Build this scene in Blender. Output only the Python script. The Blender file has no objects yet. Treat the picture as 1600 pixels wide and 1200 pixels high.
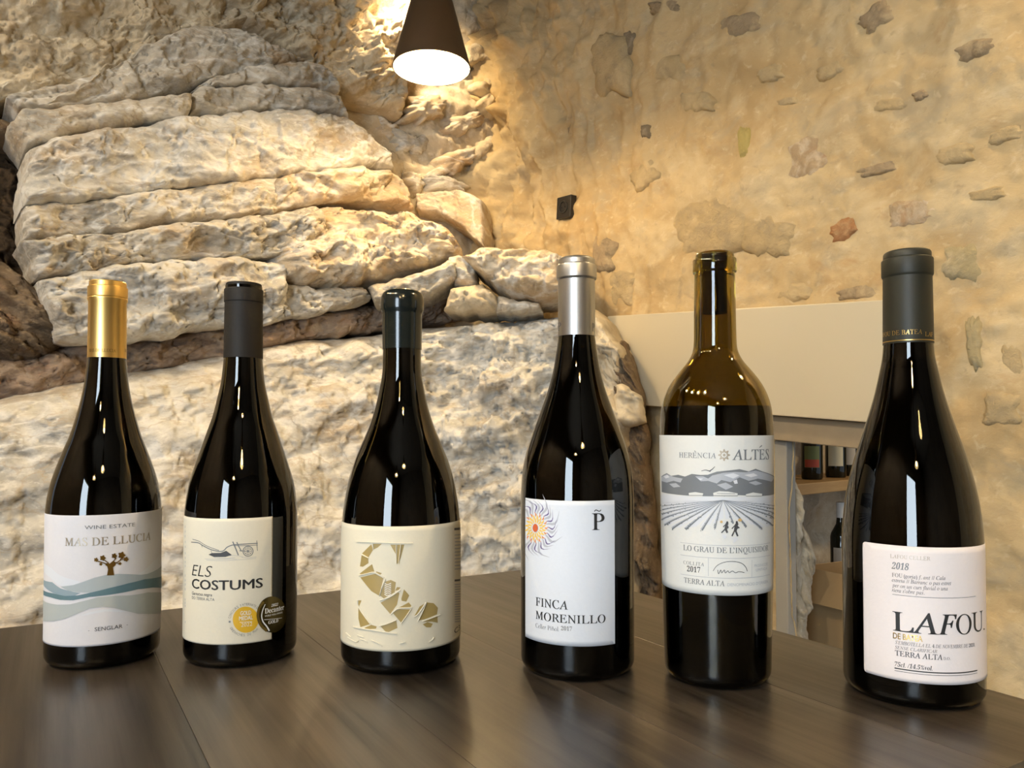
import bpy, bmesh, math, random
import numpy as np
from mathutils import Vector, Matrix

# ------------------------------------------------------------------ camera, world, light, exposure
SC = bpy.context.scene
COL = SC.collection
FPX = 1200.0                       # focal length in pixels of the 1600 x 1200 frame
PITCH = math.radians(1.4)
HORIZON = 670.0
PPY = HORIZON - FPX * math.tan(PITCH)
TABLE_Z = 0.75
CAM = np.array((0.0, 0.0, TABLE_Z + 0.18))

cd = bpy.data.cameras.new('camera')
cam = bpy.data.objects.new('camera', cd)
COL.objects.link(cam)
cam.location = CAM
cam.rotation_euler = (math.pi / 2 + PITCH, 0, 0)
cd.sensor_fit = 'HORIZONTAL'
cd.sensor_width = 36.0
cd.lens = 36.0 * FPX / 1600.0
cd.shift_y = (PPY - 600.0) / 1600.0
cd.clip_start = 0.01
SC.camera = cam

SC.view_settings.view_transform = 'Standard'
SC.view_settings.look = 'None'
SC.view_settings.gamma = 1.0
SC.view_settings.use_curve_mapping = False
SC.view_settings.exposure = 0.1
SC.cycles.max_bounces = 9; SC.cycles.diffuse_bounces = 4; SC.cycles.glossy_bounces = 4; SC.cycles.transmission_bounces = 8
SC.cycles.caustics_reflective = False; SC.cycles.caustics_refractive = False

world = bpy.data.worlds.new('world')
SC.world = world
world.use_nodes = True
world.node_tree.nodes['Background'].inputs[0].default_value = (0.75, 0.85, 1.0, 1)
world.node_tree.nodes['Background'].inputs[1].default_value = 0.6

# room frame: the far corner, the rock wall running to the left, the plastered wall running to the right
KC = np.array((-0.055, 3.33))
DL = np.array((-0.814, -0.581)); NL = np.array((0.581, -0.814))
DR = np.array((0.581, -0.814)); NR = np.array((-0.814, -0.581))
LEN_R, LEN_L, ROOM_H = 6.0, 4.2, 3.1
DOOR_AT, DOOR_W, DOOR_H = 4.1, 1.15, 2.35          # glass door in the wall behind the viewer

def area(name, loc, direction, sx, sy, power, col):
    l = bpy.data.lights.new(name, 'AREA'); l.shape = 'RECTANGLE'; l.size = sx; l.size_y = sy
    l.energy = power; l.color = col
    o = bpy.data.objects.new(name, l); COL.objects.link(o)
    o.location = loc
    o.rotation_euler = Vector(direction).to_track_quat('-Z', 'Y').to_euler()
    return o
WBL = KC + DL * LEN_L                               # start of the wall that faces the plastered one
dc = WBL + DR * DOOR_AT - np.array((0.814, 0.581)) * 0.12
DAY = area('daylight_in_door', (dc[0], dc[1], DOOR_H / 2), (0.814, 0.581, 0), DOOR_W, DOOR_H - 0.05, 150.0, (0.74, 0.87, 1.0))
WARM = (1.0, 0.74, 0.42); ROCK_FILL_TINT = (1.0, 0.92, 0.80)
LAMP_POWER = 21.0
ROOM_LAMP_POWER = 26.0

# ------------------------------------------------------------------ helpers
def ray(px, py):
    cx = (px - 800.0) / FPX; cy = -(py - PPY) / FPX
    return np.array((cx, math.cos(PITCH) - math.sin(PITCH) * cy, math.sin(PITCH) + math.cos(PITCH) * cy))

def tag(o, label=None, cat=None, group=None, kind=None):
    if label: o['label'] = label
    if cat: o['category'] = cat
    if group: o['group'] = group
    if kind: o['kind'] = kind
    return o

def empty(name, loc=(0, 0, 0), rz=0.0):
    o = bpy.data.objects.new(name, None); COL.objects.link(o)
    o.empty_display_size = 0.05
    o.location = loc; o.rotation_euler = (0, 0, rz)
    return o

def mesh_obj(name, verts, faces, mat, parent=None, smooth=True, sharp=None):
    me = bpy.data.meshes.new(name)
    me.from_pydata([tuple(v) for v in verts], [], [tuple(f) for f in faces])
    me.update()
    return link_mesh(name, me, mat, parent, smooth, sharp)

def link_mesh(name, me, mat, parent=None, smooth=True, sharp=None):
    if mat is not None and len(me.materials) == 0: me.materials.append(mat)
    if smooth:
        me.polygons.foreach_set('use_smooth', [True] * len(me.polygons))
        if sharp: me.set_sharp_from_angle(angle=math.radians(sharp))
    o = bpy.data.objects.new(name, me); COL.objects.link(o)
    if parent is not None: o.parent = parent
    return o

def bm_obj(name, bm, mat, parent=None, smooth=False, sharp=None):
    bmesh.ops.recalc_face_normals(bm, faces=bm.faces)
    me = bpy.data.meshes.new(name); bm.to_mesh(me); bm.free()
    return link_mesh(name, me, mat, parent, smooth, sharp)

def grid_faces(nu, nv, wrap=False, flip=False):
    i = np.arange(nu if wrap else nu - 1)[:, None]; j = np.arange(nv - 1)[None, :]
    a = i * nv + j; b = ((i + 1) % nu) * nv + j
    f = np.stack((a, b, b + 1, a + 1), -1).reshape(-1, 4)
    return f[:, ::-1] if flip else f

def lathe(name, prof, mat, parent=None, n=72, sharp=35, flip=False):
    """prof: list of (radius, z) from bottom to top."""
    prof = np.array(prof); m = len(prof)
    t = np.linspace(0, 2 * math.pi, n, endpoint=False)
    v = np.zeros((n, m, 3))
    v[:, :, 0] = np.cos(t)[:, None] * prof[None, :, 0]
    v[:, :, 1] = np.sin(t)[:, None] * prof[None, :, 0]
    v[:, :, 2] = prof[None, :, 1]
    return mesh_obj(name, v.reshape(-1, 3), grid_faces(n, m, True, flip), mat, parent, True, sharp)

def add_box(bm, c, sx, sy, sz, rot=None, bevel=0.0):
    r = bmesh.ops.create_cube(bm, size=1.0)
    vs = r['verts']
    bmesh.ops.scale(bm, vec=(sx, sy, sz), verts=vs)
    if bevel > 0:
        es = list({e for v in vs for e in v.link_edges})
        b = bmesh.ops.bevel(bm, geom=es, offset=bevel, segments=2, affect='EDGES', profile=0.5)
        vs = list({v for f in b['faces'] for v in f.verts} | {v for v in vs if v.is_valid})
    if rot is not None: bmesh.ops.rotate(bm, cent=(0, 0, 0), matrix=rot, verts=vs)
    bmesh.ops.translate(bm, vec=c, verts=vs)
    return vs

def box_obj(name, c, sx, sy, sz, mat, parent=None, rz=0.0, bevel=0.002, tilt=None):
    bm = bmesh.new()
    rot = Matrix.Rotation(rz, 3, 'Z')
    if tilt: rot = rot @ Matrix.Rotation(tilt, 3, 'Y')
    add_box(bm, c, sx, sy, sz, rot, bevel)
    return bm_obj(name, bm, mat, parent)

# value noise on numpy arrays
_R = np.random.RandomState(7)
_PERM = _R.permutation(512)
_PERM = np.concatenate((_PERM, _PERM, _PERM))
_G = _R.normal(size=(512, 3)); _G /= np.linalg.norm(_G, axis=1)[:, None]
def noise3(x, y, z):
    x, y, z = np.broadcast_arrays(np.asarray(x, float), np.asarray(y, float), np.asarray(z, float))
    xi = np.floor(x).astype(int); yi = np.floor(y).astype(int); zi = np.floor(z).astype(int)
    xf, yf, zf = x - xi, y - yi, z - zi
    u = xf ** 3 * (xf * (xf * 6 - 15) + 10); v = yf ** 3 * (yf * (yf * 6 - 15) + 10); w = zf ** 3 * (zf * (zf * 6 - 15) + 10)
    def g(dx, dy, dz):
        h = _PERM[(_PERM[(_PERM[(xi + dx) & 511] + yi + dy) & 511] + zi + dz) & 511]
        gg = _G[h]
        return gg[..., 0] * (xf - dx) + gg[..., 1] * (yf - dy) + gg[..., 2] * (zf - dz)
    l = lambda a, b, t: a + (b - a) * t
    return l(l(l(g(0,0,0), g(1,0,0), u), l(g(0,1,0), g(1,1,0), u), v),
             l(l(g(0,0,1), g(1,0,1), u), l(g(0,1,1), g(1,1,1), u), v), w) * 1.5
def fbm(x, y, z, oct=4, gain=0.5):
    s = 0; a = 1.0
    for k in range(oct):
        s = s + a * noise3(x * 2 ** k + 17 * k, y * 2 ** k, z * 2 ** k + 5 * k); a *= gain
    return s
def ridge(x, y, z, oct=3):
    s = 0; a = 1.0
    for k in range(oct):
        s = s + a * (1 - 2 * np.abs(noise3(x * 2 ** k + 31 * k, y * 2 ** k, z * 2 ** k))); a *= 0.5
    return s
def sstep(a, b, x):
    t = np.clip((x - a) / (b - a), 0, 1); return t * t * (3 - 2 * t)

# ------------------------------------------------------------------ materials
MATS = {}
def new_mat(name):
    m = bpy.data.materials.new(name); m.use_nodes = True
    MATS[name] = m
    nt = m.node_tree
    return m, nt, nt.nodes['Principled BSDF']
def plain(name, col, rough=0.5, metal=0.0, coat=0.0, spec=0.5, noise=0.0, scale=60.0, bump=0.0):
    m, nt, p = new_mat(name)
    p.inputs['Base Color'].default_value = (*col, 1)
    p.inputs['Roughness'].default_value = rough
    p.inputs['Metallic'].default_value = metal
    p.inputs['Coat Weight'].default_value = coat
    p.inputs['Specular IOR Level'].default_value = spec
    if noise or bump:
        tc = nt.nodes.new('ShaderNodeTexCoord'); nz = nt.nodes.new('ShaderNodeTexNoise')
        nz.inputs['Scale'].default_value = scale; nz.inputs['Detail'].default_value = 5
        nt.links.new(tc.outputs['Object'], nz.inputs['Vector'])
        if noise:
            mx = nt.nodes.new('ShaderNodeMix'); mx.data_type = 'RGBA'
            mx.inputs[6].default_value = (*[c * (1 - noise) for c in col], 1)
            mx.inputs[7].default_value = (*[min(1, c * (1 + noise)) for c in col], 1)
            nt.links.new(nz.outputs['Fac'], mx.inputs[0]); nt.links.new(mx.outputs[2], p.inputs['Base Color'])
        if bump:
            b = nt.nodes.new('ShaderNodeBump'); b.inputs['Strength'].default_value = bump; b.inputs['Distance'].default_value = 0.002
            nt.links.new(nz.outputs['Fac'], b.inputs['Height']); nt.links.new(b.outputs[0], p.inputs['Normal'])
    return m

def stone_mat(name, base, alts, scale=4.0, stretch=(1, 1, 1), bump=0.6, rough=0.9, fine=60.0, rotx=0.0, veins=()):
    """base colour with several blotch colours, each (colour, scale, low, high, amount), plus relief"""
    m, nt, p = new_mat(name)
    L = nt.links
    tc = nt.nodes.new('ShaderNodeTexCoord'); mp = nt.nodes.new('ShaderNodeMapping')
    mp.inputs['Scale'].default_value = stretch
    mp.inputs['Rotation'].default_value = (0, rotx, 0)
    L.new(tc.outputs['Object'], mp.inputs['Vector'])
    cur = nt.nodes.new('ShaderNodeRGB'); cur.outputs[0].default_value = (*base, 1); out = cur.outputs[0]
    for k, (col, sc, lo, hi, amt) in enumerate(alts):
        nz = nt.nodes.new('ShaderNodeTexNoise'); nz.noise_dimensions = '4D'
        nz.inputs['W'].default_value = 3.7 * k + 1; nz.inputs['Scale'].default_value = sc
        nz.inputs['Detail'].default_value = 8; nz.inputs['Roughness'].default_value = 0.62
        nz.inputs['Distortion'].default_value = 0.6
        L.new(mp.outputs[0], nz.inputs['Vector'])
        rp = nt.nodes.new('ShaderNodeMapRange'); rp.inputs[1].default_value = lo; rp.inputs[2].default_value = hi
        rp.inputs[3].default_value = 0; rp.inputs[4].default_value = amt
        L.new(nz.outputs['Fac'], rp.inputs[0])
        mx = nt.nodes.new('ShaderNodeMix'); mx.data_type = 'RGBA'
        L.new(rp.outputs[0], mx.inputs[0]); L.new(out, mx.inputs[6]); mx.inputs[7].default_value = (*col, 1)
        out = mx.outputs[2]
    for k, (col, sc, wid, amt, dist) in enumerate(veins):
        nz = nt.nodes.new('ShaderNodeTexNoise'); nz.noise_dimensions = '4D'; nz.inputs['W'].default_value = 2.3 * k + 9
        nz.inputs['Scale'].default_value = sc; nz.inputs['Detail'].default_value = 6; nz.inputs['Distortion'].default_value = dist
        L.new(mp.outputs[0], nz.inputs['Vector'])
        sb = nt.nodes.new('ShaderNodeMath'); sb.operation = 'SUBTRACT'; sb.inputs[1].default_value = 0.5; L.new(nz.outputs['Fac'], sb.inputs[0])
        ab = nt.nodes.new('ShaderNodeMath'); ab.operation = 'ABSOLUTE'; L.new(sb.outputs[0], ab.inputs[0])
        rp = nt.nodes.new('ShaderNodeMapRange'); rp.inputs[1].default_value = 0.0; rp.inputs[2].default_value = wid; rp.inputs[3].default_value = amt; rp.inputs[4].default_value = 0
        L.new(ab.outputs[0], rp.inputs[0])
        mx = nt.nodes.new('ShaderNodeMix'); mx.data_type = 'RGBA'
        L.new(rp.outputs[0], mx.inputs[0]); L.new(out, mx.inputs[6]); mx.inputs[7].default_value = (*col, 1); out = mx.outputs[2]
    L.new(out, p.inputs['Base Color'])
    p.inputs['Roughness'].default_value = rough
    p.inputs['Specular IOR Level'].default_value = 0.25
    n1 = nt.nodes.new('ShaderNodeTexNoise'); n1.inputs['Scale'].default_value = fine; n1.inputs['Detail'].default_value = 10
    n1.inputs['Roughness'].default_value = 0.68; n1.inputs['Distortion'].default_value = 0.4
    L.new(mp.outputs[0], n1.inputs['Vector'])
    b1 = nt.nodes.new('ShaderNodeBump'); b1.inputs['Strength'].default_value = bump; b1.inputs['Distance'].default_value = 0.014
    L.new(n1.outputs['Fac'], b1.inputs['Height'])
    n2 = nt.nodes.new('ShaderNodeTexNoise'); n2.noise_type = 'RIDGED_MULTIFRACTAL'; n2.inputs['Scale'].default_value = fine * 0.8; n2.inputs['Detail'].default_value = 6
    L.new(mp.outputs[0], n2.inputs['Vector'])
    b2 = nt.nodes.new('ShaderNodeBump'); b2.inputs['Strength'].default_value = bump * 0.6; b2.inputs['Distance'].default_value = 0.006
    L.new(n2.outputs['Fac'], b2.inputs['Height']); L.new(b1.outputs[0], b2.inputs['Normal'])
    L.new(b2.outputs[0], p.inputs['Normal'])
    return m

ROCK = stone_mat('pale_rock', (0.56, 0.51, 0.425),
    [((0.36, 0.335, 0.285), 2.4, 0.45, 0.58, 0.85), ((0.50, 0.355, 0.205), 3.2, 0.53, 0.66, 0.75),
     ((0.75, 0.72, 0.65), 9.0, 0.52, 0.64, 0.75), ((0.33, 0.29, 0.235), 10.0, 0.57, 0.70, 0.5), ((0.74, 0.71, 0.63), 45.0, 0.54, 0.66, 0.6), ((0.27, 0.23, 0.18), 60.0, 0.58, 0.7, 0.5)],
    stretch=(1, 1, 2.6), veins=(((0.30, 0.25, 0.19), 1.6, 0.009, 0.55, 1.6), ((0.82, 0.80, 0.75), 2.2, 0.03, 0.6, 1.4), ((0.44, 0.33, 0.21), 3.0, 0.012, 0.45, 1.2)), bump=0.55, fine=26.0, rotx=0.12)
ROCKW = stone_mat('white_rock', (0.62, 0.59, 0.52),
    [((0.39, 0.37, 0.33), 2.0, 0.45, 0.58, 0.85), ((0.55, 0.42, 0.27), 2.6, 0.54, 0.67, 0.7),
     ((0.80, 0.78, 0.73), 7.0, 0.5, 0.63, 0.8), ((0.38, 0.34, 0.29), 11.0, 0.58, 0.72, 0.5), ((0.80, 0.78, 0.72), 45.0, 0.54, 0.66, 0.6), ((0.33, 0.29, 0.24), 60.0, 0.58, 0.7, 0.5)],
    stretch=(1, 1, 2.0), veins=(((0.30, 0.25, 0.19), 1.6, 0.009, 0.55, 1.6), ((0.82, 0.80, 0.75), 2.2, 0.03, 0.6, 1.4), ((0.44, 0.33, 0.21), 3.0, 0.012, 0.45, 1.2)), bump=0.45, fine=24.0, rotx=0.2)
ROCKO = stone_mat('ochre_rock', (0.56, 0.46, 0.32),
    [((0.56, 0.36, 0.19), 4.0, 0.48, 0.64, 0.65), ((0.72, 0.66, 0.55), 6.0, 0.48, 0.62, 0.8),
     ((0.34, 0.27, 0.19), 11.0, 0.57, 0.7, 0.55), ((0.74, 0.68, 0.56), 45.0, 0.54, 0.66, 0.6), ((0.28, 0.21, 0.14), 60.0, 0.58, 0.7, 0.5)],
    stretch=(1, 1, 2.2), veins=(((0.30, 0.25, 0.19), 1.6, 0.009, 0.55, 1.6), ((0.82, 0.80, 0.75), 2.2, 0.03, 0.6, 1.4), ((0.44, 0.33, 0.21), 3.0, 0.012, 0.45, 1.2)), bump=0.6, fine=26.0, rotx=0.12)
BROWN = stone_mat('brown_rock', (0.21, 0.15, 0.095),
    [((0.11, 0.08, 0.05), 5.0, 0.46, 0.62, 0.8), ((0.36, 0.27, 0.17), 7.0, 0.53, 0.67, 0.7),
     ((0.27, 0.145, 0.085), 9.0, 0.58, 0.7, 0.6), ((0.4, 0.31, 0.2), 50.0, 0.56, 0.68, 0.5)], stretch=(1, 1, 1.8), bump=0.8, fine=30.0)
BAND = stone_mat('reddish_band_rock', (0.34, 0.25, 0.18),
    [((0.20, 0.14, 0.10), 5.0, 0.46, 0.62, 0.8), ((0.46, 0.37, 0.27), 7.0, 0.52, 0.66, 0.7), ((0.38, 0.21, 0.13), 9.0, 0.56, 0.69, 0.6), ((0.5, 0.41, 0.3), 50.0, 0.56, 0.68, 0.5)], stretch=(1, 1, 1.8), bump=0.8, fine=30.0)
HOLLOW_SHADE = stone_mat('hollow_shade_rock', (0.085, 0.055, 0.03),
    [((0.035, 0.024, 0.014), 4.0, 0.45, 0.62, 0.8), ((0.15, 0.10, 0.055), 8.0, 0.53, 0.67, 0.7)], stretch=(1, 1, 1.5), bump=0.8, fine=30.0)  # brown rock darkened in its colour for the shade of the hollow
RUBBLE = stone_mat('mortared_rubble', (0.60, 0.50, 0.345),
    [((0.42, 0.35, 0.25), 6.0, 0.47, 0.6, 0.7), ((0.72, 0.65, 0.51), 9.0, 0.5, 0.63, 0.75),
     ((0.52, 0.36, 0.19), 5.0, 0.57, 0.7, 0.6), ((0.27, 0.21, 0.145), 17.0, 0.58, 0.7, 0.65), ((0.72, 0.65, 0.52), 50.0, 0.54, 0.66, 0.6)], bump=0.6, fine=34.0)
PLASTER = stone_mat('lime_plaster', (0.50, 0.375, 0.20),
    [((0.42, 0.29, 0.135), 2.6, 0.47, 0.62, 0.8), ((0.57, 0.46, 0.28), 4.5, 0.49, 0.63, 0.75),
     ((0.40, 0.33, 0.215), 6.0, 0.53, 0.66, 0.7), ((0.40, 0.235, 0.095), 6.0, 0.60, 0.72, 0.6),
     ((0.31, 0.245, 0.16), 13.0, 0.60, 0.72, 0.55), ((0.60, 0.49, 0.31), 30.0, 0.56, 0.68, 0.6), ((0.31, 0.235, 0.135), 40.0, 0.60, 0.72, 0.5)], stretch=(1, 1, 1.25), bump=0.28, fine=28.0, rotx=-0.4)
SMAT = {
 'grey': stone_mat('grey_stone', (0.36, 0.275, 0.17), [((0.24, 0.185, 0.115), 25, 0.5, 0.62, 0.7), ((0.48, 0.38, 0.23), 12, 0.48, 0.60, 0.9)], bump=0.8, fine=60),
 'faint': stone_mat('limewashed_stone', (0.44, 0.335, 0.18), [((0.35, 0.28, 0.175), 14, 0.48, 0.62, 0.7), ((0.53, 0.41, 0.23), 8, 0.47, 0.60, 0.85)], bump=0.7, fine=50),
 'red': stone_mat('reddish_stone', (0.46, 0.34, 0.205), [((0.44, 0.25, 0.13), 9, 0.5, 0.62, 0.7), ((0.60, 0.50, 0.36), 18, 0.48, 0.60, 0.85)], bump=0.8, fine=60),
 'brick': stone_mat('brick_stone', (0.38, 0.19, 0.085), [((0.52, 0.36, 0.19), 20, 0.5, 0.64, 0.8)], bump=0.8, fine=60),
 'olive': stone_mat('olive_stone', (0.41, 0.33, 0.12), [((0.28, 0.23, 0.09), 25, 0.5, 0.62, 0.7)], bump=0.6, fine=60),
 'green': stone_mat('green_grey_stone', (0.38, 0.31, 0.17), [((0.27, 0.24, 0.16), 14, 0.5, 0.64, 0.8), ((0.55, 0.45, 0.28), 9, 0.54, 0.66, 0.8)], bump=0.6, fine=60),
 'dark': stone_mat('dark_stone', (0.23, 0.18, 0.115), [((0.36, 0.30, 0.21), 25, 0.5, 0.62, 0.7)], bump=0.7, fine=60),
}

def wood_mat(name, dark, light, axis_rot, rough=0.38, scale=1.0, seed=0.0):
    m, nt, p = new_mat(name); L = nt.links
    tc = nt.nodes.new('ShaderNodeTexCoord'); mp = nt.nodes.new('ShaderNodeMapping')
    mp.vector_type = 'TEXTURE'
    mp.inputs['Rotation'].default_value = (0, 0, axis_rot)
    mp.inputs['Location'].default_value = (seed, seed * 0.7, 0)
    L.new(tc.outputs['Object'], mp.inputs['Vector'])
    ms = nt.nodes.new('ShaderNodeMapping'); ms.inputs['Scale'].default_value = (3.0 * scale, 90.0 * scale, 30 * scale)
    L.new(mp.outputs[0], ms.inputs['Vector'])
    nz = nt.nodes.new('ShaderNodeTexNoise'); nz.inputs['Scale'].default_value = 1.0; nz.inputs['Detail'].default_value = 6
    nz.inputs['Roughness'].default_value = 0.65
    L.new(ms.outputs[0], nz.inputs['Vector'])
    ms2 = nt.nodes.new('ShaderNodeMapping'); ms2.inputs['Scale'].default_value = (2.0, 9.0, 3.0)
    L.new(mp.outputs[0], ms2.inputs['Vector'])
    n2 = nt.nodes.new('ShaderNodeTexNoise'); n2.inputs['Scale'].default_value = 1.0; n2.inputs['Detail'].default_value = 3
    L.new(ms2.outputs[0], n2.inputs['Vector'])
    ad = nt.nodes.new('ShaderNodeMath'); ad.operation = 'MULTIPLY'
    L.new(nz.outputs['Fac'], ad.inputs[0]); L.new(n2.outputs['Fac'], ad.inputs[1])
    rp = nt.nodes.new('ShaderNodeMapRange'); rp.inputs[1].default_value = 0.12; rp.inputs[2].default_value = 0.42
    L.new(ad.outputs[0], rp.inputs[0])
    mx = nt.nodes.new('ShaderNodeMix'); mx.data_type = 'RGBA'
    mx.inputs[6].default_value = (*dark, 1); mx.inputs[7].default_value = (*light, 1)
    L.new(rp.outputs[0], mx.inputs[0]); L.new(mx.outputs[2], p.inputs['Base Color'])
    rr = nt.nodes.new('ShaderNodeMapRange'); rr.inputs[3].default_value = rough + 0.10; rr.inputs[4].default_value = rough - 0.06
    L.new(nz.outputs['Fac'], rr.inputs[0]); L.new(rr.outputs[0], p.inputs['Roughness'])
    b = nt.nodes.new('ShaderNodeBump'); b.inputs['Strength'].default_value = 0.25; b.inputs['Distance'].default_value = 0.0008
    L.new(nz.outputs['Fac'], b.inputs['Height']); L.new(b.outputs[0], p.inputs['Normal'])
    return m

def glass_mat(name, col, rough=0.0):
    m, nt, p = new_mat(name)
    p.inputs['Base Color'].default_value = (*col, 1); p.inputs['Roughness'].default_value = rough
    p.inputs['Transmission Weight'].default_value = 1.0; p.inputs['IOR'].default_value = 1.5
    return m
def emit(name, col, strength):
    m, nt, p = new_mat(name)
    p.inputs['Base Color'].default_value = (*col, 1)
    p.inputs['Emission Color'].default_value = (*col, 1); p.inputs['Emission Strength'].default_value = strength
    return m

GLASS_DARK = glass_mat('dark_bottle_glass', (0.035, 0.028, 0.008))
GLASS_OLIVE = glass_mat('olive_bottle_glass', (0.29, 0.215, 0.032))
WINE = plain('red_wine', (0.006, 0.003, 0.002), 0.05)
CORK = plain('cork', (0.42, 0.27, 0.14), 0.8, noise=0.3, scale=120)
GOLDCAP = plain('gold_foil', (0.78, 0.52, 0.17), 0.36, 1.0)
BLACKCAP = plain('matt_black_foil', (0.011, 0.0098, 0.0085), 0.6, spec=0.2)
GREYCAP = plain('charcoal_foil', (0.014, 0.014, 0.0085), 0.5, spec=0.3)
WAX = plain('black_wax', (0.006, 0.009, 0.008), 0.16)
SILVER = plain('silver_foil', (0.44, 0.435, 0.42), 0.36, 1.0)
def paper(name, c): return plain(name, c, 0.62, noise=0.03, scale=500, bump=0.05, spec=0.3)
P_WHITE = paper('white_paper', (0.60, 0.59, 0.61))
P_CREAM = paper('cream_paper', (0.62, 0.575, 0.46))
P_IVORY = paper('ivory_paper', (0.62, 0.57, 0.44))
P_COOL = paper('cool_white_paper', (0.575, 0.60, 0.64))
P_GREY = paper('grey_white_paper', (0.56, 0.555, 0.52))
P_PINK = paper('warm_white_paper', (0.62, 0.565, 0.545))
def ink(name, c, rough=0.6, metal=0.0): return plain(name, c, rough, metal)
K_BLACK = ink('black_ink', (0.012, 0.012, 0.012))
K_DARK = ink('dark_grey_ink', (0.04, 0.04, 0.043))
K_GREY = ink('grey_ink', (0.13, 0.14, 0.15))
K_MID = ink('mid_grey_ink', (0.32, 0.335, 0.36))
K_LIGHT = ink('light_grey_ink', (0.52, 0.53, 0.55))
K_GOLD = ink('gold_foil_print', (0.48, 0.31, 0.09), 0.32, 0.85)
K_PALEGOLD = ink('pale_gold_print', (0.34, 0.29, 0.22), 0.4, 0.45)
K_BRONZE = ink('bronze_print', (0.24, 0.14, 0.03), 0.3, 0.8)
K_WHITE = ink('white_ink', (0.78, 0.77, 0.74))

# ------------------------------------------------------------------ setting: walls, floor, ceiling
def wall_pt(s, z, out, side):
    if side == 'R':
        b = np.array((0.254, 2.9))
        return b[0] + DR[0] * s + NR[0] * out, b[1] + DR[1] * s + NR[1] * out, z
    return KC[0] + DL[0] * s + NL[0] * out, KC[1] + DL[1] * s + NL[1] * out, z

def spaced(a, b, c, d, fine, coarse):
    """coordinates from a to d, fine between b and c"""
    l = []
    if b > a: l += list(np.linspace(a, b, max(2, int((b - a) / coarse)), endpoint=False))
    l += list(np.linspace(b, c, int((c - b) / fine), endpoint=False))
    l += list(np.linspace(c, d, max(2, int((d - c) / coarse))))
    return np.array(l)

# --- rock wall: the backing that shows in the crevices, then slab after slab
def left_relief(s, z):
    d = -0.07 + 0.05 * fbm(s * 2.2, z * 2.2, 3.3, 4) + 0.030 * ridge(s * 5, z * 6, 1.7, 4) + 0.014 * fbm(s * 22, z * 22, 8.1, 4)
    d = d + 0.13 * sstep(0.75, 0.3, s) + 0.12 * np.exp(-np.clip(s + 0.02, 0, None) / 0.16)
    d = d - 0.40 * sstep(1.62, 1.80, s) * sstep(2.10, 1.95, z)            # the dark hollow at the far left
    return d
S = spaced(-0.15, -0.1, 2.2, LEN_L, 0.011, 0.15); Z = spaced(0, 0.55, 2.85, ROOM_H, 0.011, 0.1)
sg, zg = np.meshgrid(S, Z, indexing='ij')
X, Y, Zz = wall_pt(sg, zg, left_relief(sg, zg), 'L')
WALL_L = mesh_obj('wall_left', np.stack((X, Y, Zz), -1).reshape(-1, 3), grid_faces(len(S), len(Z)), RUBBLE)
tag(WALL_L, 'natural rock face of pale layered slabs with brown crevices', kind='structure')

def catmull(pts, n):
    p = np.array(pts, float)
    d = np.concatenate(([0], np.cumsum(np.linalg.norm(np.diff(p, axis=0), axis=1))))
    t = np.linspace(0, d[-1], n)
    return np.stack((np.interp(t, d, p[:, 0]), np.interp(t, d, p[:, 1])), -1)

def plane_hit(px, py, pl):
    """where the line of sight through a pixel meets the upright plane pl = (pxA, YA, pxB, YB)"""
    a = ray(pl[0], HORIZON); b = ray(pl[2], HORIZON)
    A = a * (pl[1] / a[1]); Bp = b * (pl[3] / b[1])
    d = (Bp - A)[:2]; n = np.array((d[1], -d[0]))
    r = ray(px, py)
    k = (A[:2] @ n) / (r[:2] @ n)
    return CAM + r * k

def ground_curve(ctrl):
    """plan line of a rock bed: controls (pixel column, depth), straight between them, softened at the bends"""
    ctrl = sorted(ctrl); t = np.linspace(-0.95, 0.45, 1400)
    tc = np.array([(p - 800) / FPX for p, _ in ctrl]); iv = np.array([1 / y for _, y in ctrl])
    inv = np.interp(t, tc, iv)
    inv = np.where(t < tc[0], iv[0] + (t - tc[0]) * (iv[1] - iv[0]) / (tc[1] - tc[0]), inv)
    inv = np.where(t > tc[-1], iv[-1] + (t - tc[-1]) * (iv[-1] - iv[-2]) / (tc[-1] - tc[-2]), inv)
    if len(ctrl) > 2:
        k = np.hanning(121); k /= k.sum(); inv = np.convolve(np.pad(inv, 60, mode='reflect', reflect_type='odd'), k, 'valid')
    y = 1 / np.clip(inv, 0.2, None); x = t * y
    a = np.concatenate(([0], np.cumsum(np.hypot(np.diff(x), np.diff(y)))))
    tx, ty = np.gradient(x, a), np.gradient(y, a); l = np.hypot(tx, ty); tx, ty = tx / l, ty / l
    return dict(t=t, x=x, y=y, a=a, nx=ty, ny=-tx)

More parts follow.
